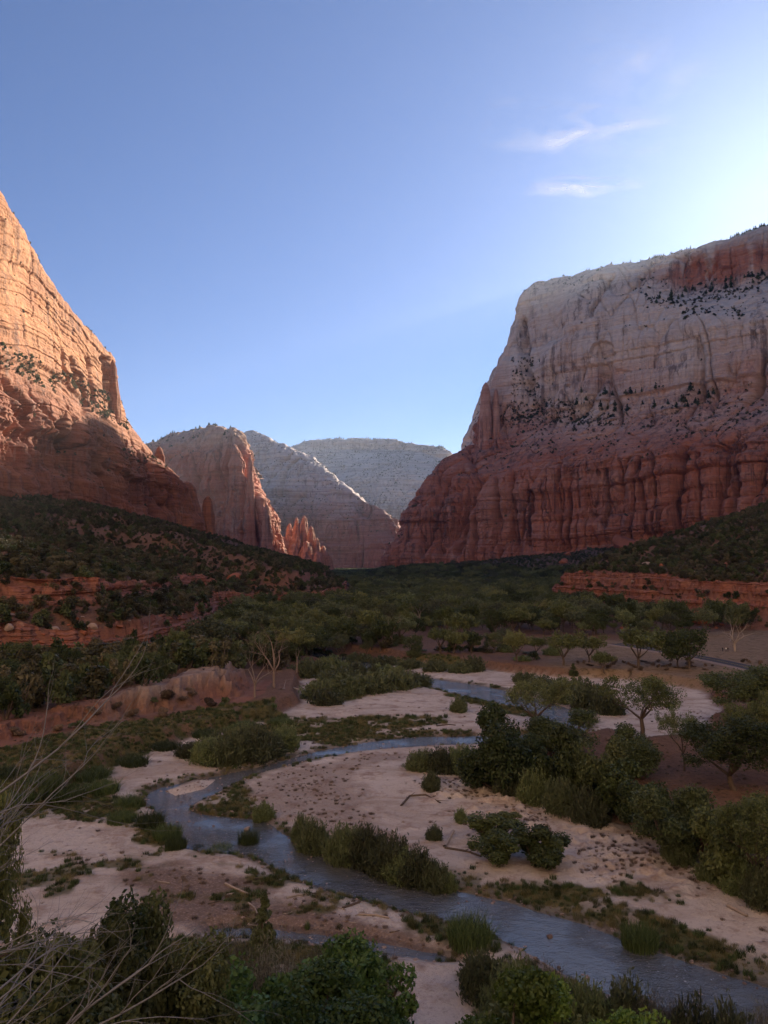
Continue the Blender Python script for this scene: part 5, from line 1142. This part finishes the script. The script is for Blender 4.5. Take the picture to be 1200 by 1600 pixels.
# cottonwood forest on the canyon floor
def plan(poly, x, y): return sdf(x, y, poly)
x, y = jitter_grid(-160, 420, 250, 1500, 9.5)
_fx, _fy = jitter_grid(-420, 250, 1500, 3400, 15); x, y = np.concatenate([x, _fx]), np.concatenate([y, _fy]); z = field(x, y, Z)
keep = (field(x, y, dL) < 2) | ((y > 1900) & (x > -420))
keep &= (field(x, y, dL) < 2) | (y > 1900)
keep &= (field(x, y, dR) < 6) & ((field(x, y, dM) < 150) | (y > 1900)) & (field(x, y, dbed) > 4) & ((plan(MEADOW, x, y) > 3) | ((y > 300) & (x / y < .24)) | ((y > 331) & (x / y < .43)) | (y > 350)) & (rs.rand(len(x)) < .9) & (y > 250 + 0 * x) & (np.abs(x / y) < .62)
keep &= ~((y > 240) & (y < 330) & (x > 0) & (x < 120))
x, y, z = x[keep], y[keep], z[keep]; h = rs.uniform(6, 15, len(x)) * np.where(rs.rand(len(x)) < .25, .6, 1); w = h * rs.uniform(.8, 1.25, len(x))
mass(['midA', 'midB', 'midC', 'midD'], x, y, z, h, w, 215, fl_, 'tree', 'cottonwood forest on the canyon floor', 'forest', 'mass of cottonwoods far up the canyon floor')
# trees on the left bench above the eroded bank and below the ledges
x, y = jitter_grid(-260, -30, 150, 420, 6.0); z = field(x, y, Z)
keep = (field(x, y, dB) > 6) & (field(x, y, dL) < 9) | ((y > 225) & (field(x, y, dL) < 4) & (field(x, y, dbed) > 5) & (x < -18)); keep &= (np.abs(x / y) < .6) & ~((y < 200) & (field(x, y, dB) < 11))
x, y, z = x[keep], y[keep], z[keep]; h = rs.uniform(4.5, 8.5, len(x)); w = h * rs.uniform(.8, 1.1, len(x))
mass(['jun2', 'midC', 'jun', 'jun3'], x, y, z, h, w, 85, bl_, 'tree', 'dark woods above the left bank', 'bench_woods', 'thick dark woods on the left bench', )
# junipers and scrub on the brushy slopes
X_, Y_ = [], []
for st, y0, y1 in ((3.3, 190, 560), (4.6, 560, 1000), (6.5, 1000, 2000)):
    a, b = jitter_grid(-900, 900, y0, y1, st); X_.append(a); Y_.append(b)
x, y = np.concatenate(X_), np.concatenate(Y_); z = field(x, y, Z); sl = field(x, y, slp); cl_ = vn(x / 18, y / 18, seed=201)
dl, drr, dm = field(x, y, dL), field(x, y, dR), field(x, y, dM)
keep = (((dl > 9) & (rs.rand(len(x)) < np.where(dl > 40, .97, np.where(dl > 17, .75, .4)))) | ((drr > 17) & (drr < 28) & (rs.rand(len(x)) < .14)) | ((drr > 28) & (rs.rand(len(x)) < .66 + .34 * cl_)) | ((drr > 1) & (drr < 17) & (rs.rand(len(x)) < .16)) | ((dm > 10) & (rs.rand(len(x)) < .72))) & ((sl < 1.0) | (dl.clip(9, 40) == dl) | (drr.clip(17, 28) == drr)) & (np.abs(x / y) < .6)
x, y, z = x[keep], y[keep], z[keep]; h = rs.uniform(1.8, 5.2, len(x)) * np.where(rs.rand(len(x)) < .25, .6, 1); w = h * rs.uniform(.95, 1.4, len(x))
# shrubs growing on cliff ledges and rims
EX = []
def ledge_pts(name, nzmin, n, hmin, hmax, seed, zmin=0, cond=None, clu=.5):
    V = SURF[name]; du = np.gradient(V, axis=1); dv = np.gradient(V, axis=0); N = np.cross(du, dv); L_ = np.linalg.norm(N, axis=2); nzv = np.abs(N[..., 2]) / (L_ + 1e-9)
    # smooth the slope a little so that real ledges count, not single facets
    for _ in range(2): nzv = (nzv + np.roll(nzv, 1, 0) + np.roll(nzv, -1, 0) + np.roll(nzv, 1, 1) + np.roll(nzv, -1, 1)) / 5
    px, py, f = proj(V); pk = (nzv > nzmin) & (px > -30) & (px < 1230) & (V[..., 2] > zmin) & (f > 0)
    pk &= (vn(V[..., 0] / 60, V[..., 1] / 60, V[..., 2] / 45, seed=seed) * .65 + vn(V[..., 0] / 18, V[..., 1] / 18, V[..., 2] / 15, seed=seed + 1) * .35) > clu
    if cond is not None: pk &= cond(V, px, py)
    k = np.flatnonzero(pk.ravel()); 
    if not len(k): return
    wgt = L_.ravel()[k]; k = rs.choice(k, min(n, len(k)), replace=False, p=wgt / wgt.sum()); Q = V.reshape(-1, 3)[k]; hh = hmin + (hmax - hmin) * rs.rand(len(k)) ** 1.8
    EX.append(np.column_stack([Q, hh, hh * rs.uniform(.9, 1.4, len(k))]))
ledge_pts('mesa_right', .62, 1700, 2.5, 7, 211, 60)
ledge_pts('mesa_right', .42, 900, 2.5, 6.5, 215, 300, lambda V, px, py: (py > 600) & (py < 720) & (px > 740))
ledge_pts('mesa_right', .4, 600, 3, 9, 219, 500, lambda V, px, py: (px > 1000) & (py > 420) & (py < 500))
ledge_pts('cliff_left', .55, 1300, 1.5, 4, 212, 60)
ledge_pts('cliff_left', .12, 900, 1.5, 5, 252, 100, lambda V, px, py: (np.abs(py - (552 + px * .5)) < 20) & (px < 200), .42)
ledge_pts('mesa_right', .2, 700, 3, 8, 253, 300, lambda V, px, py: (py > 625) & (py < 665) & (px > 760) & (px < 960), .4)
ledge_pts('mesa_right', .05, 260, 3, 8, 254, 300, lambda V, px, py: (np.abs(px - 822) < 22) & (py > 560) & (py < 660), .3)
ledge_pts('peak_middle', .5, 900, 3.5, 8, 213, 330)
ledge_pts('ridge_far', .3, 4500, 3, 6.5, 214, 150, None, .4)
ledge_pts('mesa_far', .3, 6500, 4, 9, 216, 250, None, .42)
E_ = np.concatenate(EX)
def zone(x, y, z, rows, cols):
    px, py, f = proj(np.array([x, y, z])); return rows[int(np.searchsorted([r for r, _ in rows[:-1]], py))][1], cols[int(np.searchsorted([c for c, _ in cols[:-1]], px))][1]
def jl(k, x, y, z, h):
    sz = 'low' if h < 2.6 else 'tall' if h > 4.2 else 'rounded'; tn = {'jun': 'grey-green', 'jun2': 'upright grey-green', 'jun3': 'dark green'}[k]
    if x < 0: r, c = zone(x, y, z, [(840, 'high up under the left cliff'), (900, 'halfway up the left slope'), (945, 'above the upper left ledge'), (9999, 'between the left ledges')], [(150, 'near the left edge'), (330, 'left of the flat lone boulder'), (9999, 'towards the canyon mouth')])
    else: r, c = zone(x, y, z, [(840, 'high on the right slope'), (890, 'on top of the right bench'), (935, 'by the red ledge rim'), (9999, 'on the debris below the right ledge')], [(980, 'towards the canyon mouth'), (1090, 'in the middle'), (9999, 'near the right edge')])
    return f'{sz} {tn} juniper {r}, {c}'
mass(['jun', 'jun2', 'jun3'], x, y, z, h, w, 225, jl, 'tree', 'junipers on the brushy slopes', 'slope_scrub', 'countless junipers and scrub on slopes and cliff ledges', extra=(E_[:, 0], E_[:, 1], E_[:, 2], E_[:, 3], E_[:, 4]))
# pines along the rims and on the high benches
def rim_pts(name, row, n, hmin, hmax, pxa, pxb, back=0, jit=6):
    V = SURF[name]; out = []
    px, py, f = proj(V[row]); k = np.flatnonzero((px > pxa) & (px < pxb))
    for i in rs.choice(k, n): 
        j = min(row + rs.randint(0, back + 1), V.shape[0] - 1); out.append((*V[j, i], rs.uniform(hmin, hmax)))
    return out
def sky_pts(name, n, hmin, hmax, pxa, pxb):
    """points on the skyline of a cliff: the highest seen point of each vertical slice"""
    V = SURF[name]; px, py, f = proj(V); px, py = px.ravel(), py.ravel(); Q = V.reshape(-1, 3); out = []
    b = ((px - pxa) / 3).astype(int); ok = (px > pxa) & (px < pxb); best = {}
    for i in np.flatnonzero(ok):
        if b[i] not in best or py[i] < py[best[b[i]]]: best[b[i]] = i
    ks = list(best.values()); wt_ = np.array([ss(.35, .75, float(vn(Q[i][0] / 45, Q[i][1] / 45, seed=n))) + .04 for i in ks]); wt_ = wt_ / wt_.sum()
    for _ in range(n): i = ks[rs.choice(len(ks), p=wt_)]; out.append((*(Q[i] + np.array([-2.5, 0, -1.2]) * (name == 'cliff_left') + np.array([0, 0, -.6])), hmin + (hmax - hmin) * rs.rand() ** 1.6))
    return out
def pine_set(P, label, group):
    xs = np.array([proj(np.array(p[:3]))[0] for p in P]); qs = np.quantile(xs, [.2, .4, .6, .8]); zn = ['at the left end', 'left of the middle', 'in the middle', 'right of the middle', 'at the right end']
    for (a, b, c, hh), xp in zip(P, xs): plant('pine', (float(a), float(b), float(c) - .6), float(hh), float(hh) * rd.uniform(.5, .8), label + ', ' + zn[int(np.searchsorted(qs, xp))], 'tree', group, rnd=rd)
pine_set(sky_pts('mesa_right', 130, 3.5, 11, 830, 1205), 'small dark pine on the skyline rim of the big right mesa', 'pines along the mesa rim')
pine_set(sky_pts('peak_middle', 30, 6, 11, 240, 372), 'tiny pine on the flat top of the orange middle peak', 'pines on the middle peak')
pine_set(sky_pts('mesa_far', 50, 10, 18, 470, 700), 'tiny pine on the rim of the pale far mesa', 'pines on the far mesa')
pine_set(sky_pts('cliff_left', 10, 3, 6, 60, 200), 'tiny pine on the sunlit skyline of the left wall', 'pines on the left skyline')
def _unused(): pass
def near_pts(name, spots, jit):
    V = SURF[name]; px, py, f = proj(V); out = []
    for sx, sy, hh in spots:
        d = np.hypot(px - sx, py - sy); d = np.where(d < 4, f / 1e5, d); i = np.unravel_index(np.argmin(d), d.shape); out.append((*V[i], hh))
    return out
sp = [(860 + rs.rand() * 340, 0, 0) for _ in range(70)]
pine_set(near_pts('mesa_right', [(rs.uniform(880, 1120), rs.uniform(612, 640), rs.uniform(10, 24)) for _ in range(34)], 3), 'dark tall pine on the ledge between red and pale rock', 'pines on the middle ledge')
pine_set(near_pts('mesa_right', [(px_, 462 - (px_ - 1030) * .2 + rs.uniform(-4, 8), rs.uniform(10, 20)) for px_ in rs.uniform(1020, 1200, 34)], 3), 'dark pine on the high bench below the red alcove', 'pines on the high bench')

x, y = jitter_grid(60, 260, 225, 350, 3.2); keep = (plan(MEADOW, x, y) < 0) & (vn(x / 14, y / 14, seed=241) > .5) & (rs.rand(len(x)) < .5) & (seg_dist(x, y, ROADL, False) > 7); x, y = x[keep], y[keep]
for a, b in list(zip(x, y))[:60]: plant('scrub', (float(a), float(b), float(gz(a, b)) - .05), rd.uniform(.5, 1.3), rd.uniform(1, 2.6), f"{'low' if rd.random() < .5 else 'knee-high'} dry shrub in the meadow grass, {['left of the white car', 'between car and visible road', 'near the bleached tree', 'at the right edge'][int(np.searchsorted([1020, 1090, 1150], proj(np.array([a, b, 2.5]))[0]))]}", 'shrub', 'dry shrubs in the meadow', rnd=rd)
# grass, tufts, stones near the river
def tufts(keys, msk, x0, x1, y0, y1, step, hmin, hmax, wmul, nind, label, cat, group, sname, slabel):
    x, y = jitter_grid(x0, x1, y0, y1, step); p = msk(x, y); keep = (rs.rand(len(x)) < p) & (np.abs(x / y) < .62) & (field(x, y, dr) > .15)
    x, y = x[keep], y[keep]; z = field(x, y, Z); v = inview(x, y, z, 30); x, y, z = x[v], y[v], z[v]; h = rs.uniform(hmin, hmax, len(x)); w = h * wmul * rs.uniform(.8, 1.4, len(x))
    mass(keys, x, y, z, h, w, nind, label, cat, group, sname, slabel)
for key in ('grass', 'grassB', 'dry'):
    pass
put('grass', 530, 1452, 1440, 14, 'tuft of yellow-green grass on the near gravel flat', 'grass')
put('grassB', 480, 1452, 1436, 12, 'taller green tuft standing on the near gravel flat', 'grass')
put('dry', 640, 1560, 1552, 18, 'dry brown tuft on the pale sand at the bottom', 'tuft')
PROTO_G = {k: [o for o in COL.objects if o.data == PROTO[k][2]][0] for k in ('grass', 'dry')}
tufts(['grass', 'grassB'], lambda x, y: field(x, y, a_grass) * np.where(y < 110, .95, .8), -75, 110, 52, 165, .62, .25, .75, 1.5, 0, '', 'grass', None, 'grass', 'green and olive grass lining the river banks and bars')
tufts(['grass', 'grassB'], lambda x, y: field(x, y, a_grass) * .8, -90, 130, 165, 290, 1.3, .5, 1.1, 1.8, 0, '', 'grass', None, 'grass', 'distant green grass along the upper river')
def dune_m(x, y): return np.where(plan(DUNE, x, y) < 0, .5 * ss(.4, .6, vn(x / 5, y / 5, seed=221)), 0.0) + np.where((field(x, y, a_rub) > .3), .16, 0) + np.where(field(x, y, a_sand) > .5, .01 + .10 * ss(.62, .75, vn(x / 7, y / 7, seed=223)), 0) + .12 * (field(x, y, dbed) > 0) * (y < 160)
tufts(['dry'], dune_m, -80, 110, 54, 190, .72, .18, .5, 2.0, 0, '', 'tuft', None, 'dry_tufts', 'dry brown tufts dotting the low dunes and gravel')
SM = [boulder_mesh('stone_a', 11, K_GREY, 6, 10), boulder_mesh('stone_b', 12, K_DARK, 6, 10)]
st = []
for (px, py, s_, k, lb) in [(386, 1296, .5, 0, 'pale stone breaking the water in the river bend'), (860, 1464, .35, 1, 'small dark stone in the rapids of the near river')]:
    q = WZ(px, py, WL); o = link('stone', SM[k], loc=(q[0], q[1], WL + .05)); o.scale = (s_, s_, s_ * .6); tag(o, lb, 'stone'); st.append(o)
x, y = jitter_grid(-60, 100, 52, 170, .55); dd = field(x, y, dr); isb = field(x, y, dis)
p = np.where((dd > -.5) & (dd < 1.4), .5, 0) + np.where((dd < -.4) & (dd > -6.0), .03 + .2 * ss(.6, .75, vn(x / 9, y / 9, seed=231)), 0) + np.where(field(x, y, a_rub) > .3, .22 * ss(.4, .7, vn(x / 6, y / 6, seed=233)), 0) + np.where(isb < .8, .35, 0) + np.where(np.abs(field(x, y, dl_)) < 1.2, .3, 0)
keep = (rs.rand(len(x)) < p) & (np.abs(x / y) < .6); x, y = x[keep], y[keep]; z = np.maximum(field(x, y, Z), WL - .08); v = inview(x, y, z, 5); x, y, z = x[v], y[v], z[v]
s_ = .06 + .2 * rs.rand(len(x)) ** 3; n = len(x)
stuff_scatter('stones', np.stack([x, y, z + s_ * .15], 1), np.stack([s_, s_ * rs.uniform(.6, 1, n), s_ * .6], 1), rs.uniform(0, 1, (n, 3)) * np.array([.4, .4, 6.28]), rs.randint(0, 2, n), [[st[0]], [st[1]]], 'small grey and brown stones along the water line', 'stones', [])

# ------------------------------------------------------------ high thin cloud wisps
def cloud(name, px, py, wpx, hpx, Y, label, seed, tilt=0.0, alpha=.55):
    # a thin, slightly domed sheet of ice cloud at its own height in the sky
    c = np.array(W(px, py, Y)); a = wpx / FPX * Y; b = hpx / FPX * Y * 2.2
    u, v = np.meshgrid(np.linspace(-.5, .5, 40), np.linspace(-.5, .5, 24)); V = np.stack([u * a, v * b + u * tilt * a, 60 * (1 - 4 * u * u) * (1 - 4 * v * v) + 0 * u], -1)
    m = bpy.data.materials.new('ice_cloud'); m.use_nodes = True; t = m.node_tree; t.nodes.clear(); L = t.links.new
    ou = t.nodes.new('ShaderNodeOutputMaterial'); mx = t.nodes.new('ShaderNodeMixShader'); tr = t.nodes.new('ShaderNodeBsdfTransparent'); tl = t.nodes.new('ShaderNodeBsdfTranslucent'); df = t.nodes.new('ShaderNodeBsdfDiffuse'); m2 = t.nodes.new('ShaderNodeMixShader')
    for q in (tl, df): q.inputs['Color'].default_value = (.95, .95, .95, 1)
    L(tl.outputs[0], m2.inputs[1]); L(df.outputs[0], m2.inputs[2]); L(tr.outputs[0], mx.inputs[1]); L(m2.outputs[0], mx.inputs[2]); L(mx.outputs[0], ou.inputs[0])
    tc = t.nodes.new('ShaderNodeTexCoord'); mp = t.nodes.new('ShaderNodeMapping'); mp.inputs['Scale'].default_value = (1 / a, 1 / b * .8, 1 / a); mp.inputs['Rotation'].default_value = (0, 0, -.25); mp.inputs['Location'].default_value = (seed, seed * .7, 0); L(tc.outputs['Object'], mp.inputs[0])
    nz_ = t.nodes.new('ShaderNodeTexNoise'); nz_.inputs['Scale'].default_value = 3.2; nz_.inputs['Detail'].default_value = 8; nz_.inputs['Roughness'].default_value = .5; nz_.inputs['Distortion'].default_value = .5; L(mp.outputs[0], nz_.inputs['Vector'])
    mr = t.nodes.new('ShaderNodeMapRange'); mr.inputs[1].default_value = .43; mr.inputs[2].default_value = .72; mr.inputs[3].default_value = 0; mr.inputs[4].default_value = alpha; L(nz_.outputs['Fac'], mr.inputs[0])
    at = t.nodes.new('ShaderNodeAttribute'); at.attribute_name = 'dens'; ml = t.nodes.new('ShaderNodeMath'); ml.operation = 'MULTIPLY'; L(mr.outputs[0], ml.inputs[0]); L(at.outputs['Fac'], ml.inputs[1]); L(ml.outputs[0], mx.inputs[0])
    dens = np.clip(1 - 4 * u * u, 0, 1) * np.clip(1 - 4 * v * v, 0, 1)
    return tag(link(name, mesh_np(name, V.reshape(-1, 3), grid_faces(24, 40), [m], smooth=True, attrs=dict(dens=dens)), loc=tuple(c)), label, 'cloud', kind='structure')
cloud('clouds', 905, 205, 330, 70, 9000, 'thin white wisp of high cloud above the mesa', 3, .12)
cloud('clouds', 915, 293, 200, 36, 9500, 'faint lower wisp of high cloud above the mesa', 8, .05)
cloud('clouds', 1010, 105, 300, 90, 8000, 'very faint veil of high cloud at upper right', 14, .3, .16)

# ------------------------------------------------------------ the air
bm = bmesh.new(); bmesh.ops.create_cube(bm, size=1); hz = bm_obj('haze', bm, (lambda m: m)(bpy.data.materials.new('haze')))
hz.location = (0, 5700, 560); hz.scale = (14000, 12600, 1150)
m = hz.data.materials[0]; m.use_nodes = True; m.node_tree.nodes.clear(); vo = m.node_tree.nodes.new('ShaderNodeVolumePrincipled'); oo = m.node_tree.nodes.new('ShaderNodeOutputMaterial')
vo.inputs['Color'].default_value = (.80, .88, 1.0, 1); vo.inputs['Density'].default_value = 0.000032; vo.inputs['Anisotropy'].default_value = .4
m.node_tree.links.new(vo.outputs[0], oo.inputs['Volume']); tag(hz, 'thin bluish haze filling the canyon air', 'haze', kind='stuff')

# ------------------------------------------------------------ tell apart the members of small groups by their order in the view
bpy.context.view_layer.update()
_ORD = 'first second third fourth fifth sixth seventh eighth ninth tenth eleventh twelfth thirteenth fourteenth fifteenth sixteenth seventeenth eighteenth nineteenth twentieth'.split()
_same = {}
for o in COL.objects:
    if o.parent is None and 'label' in o and 'category' in o: _same.setdefault(o['label'], []).append(o)
for lb, os_ in _same.items():
    if 1 < len(os_) <= 20 and len(lb.split()) <= 12:
        os_.sort(key=lambda o: float(proj(np.array(o.location))[0]))
        for k_, o in enumerate(os_): o['label'] = f"{lb}, {_ORD[k_] if k_ else 'leftmost'}{' from the left' if k_ else ' one'}"
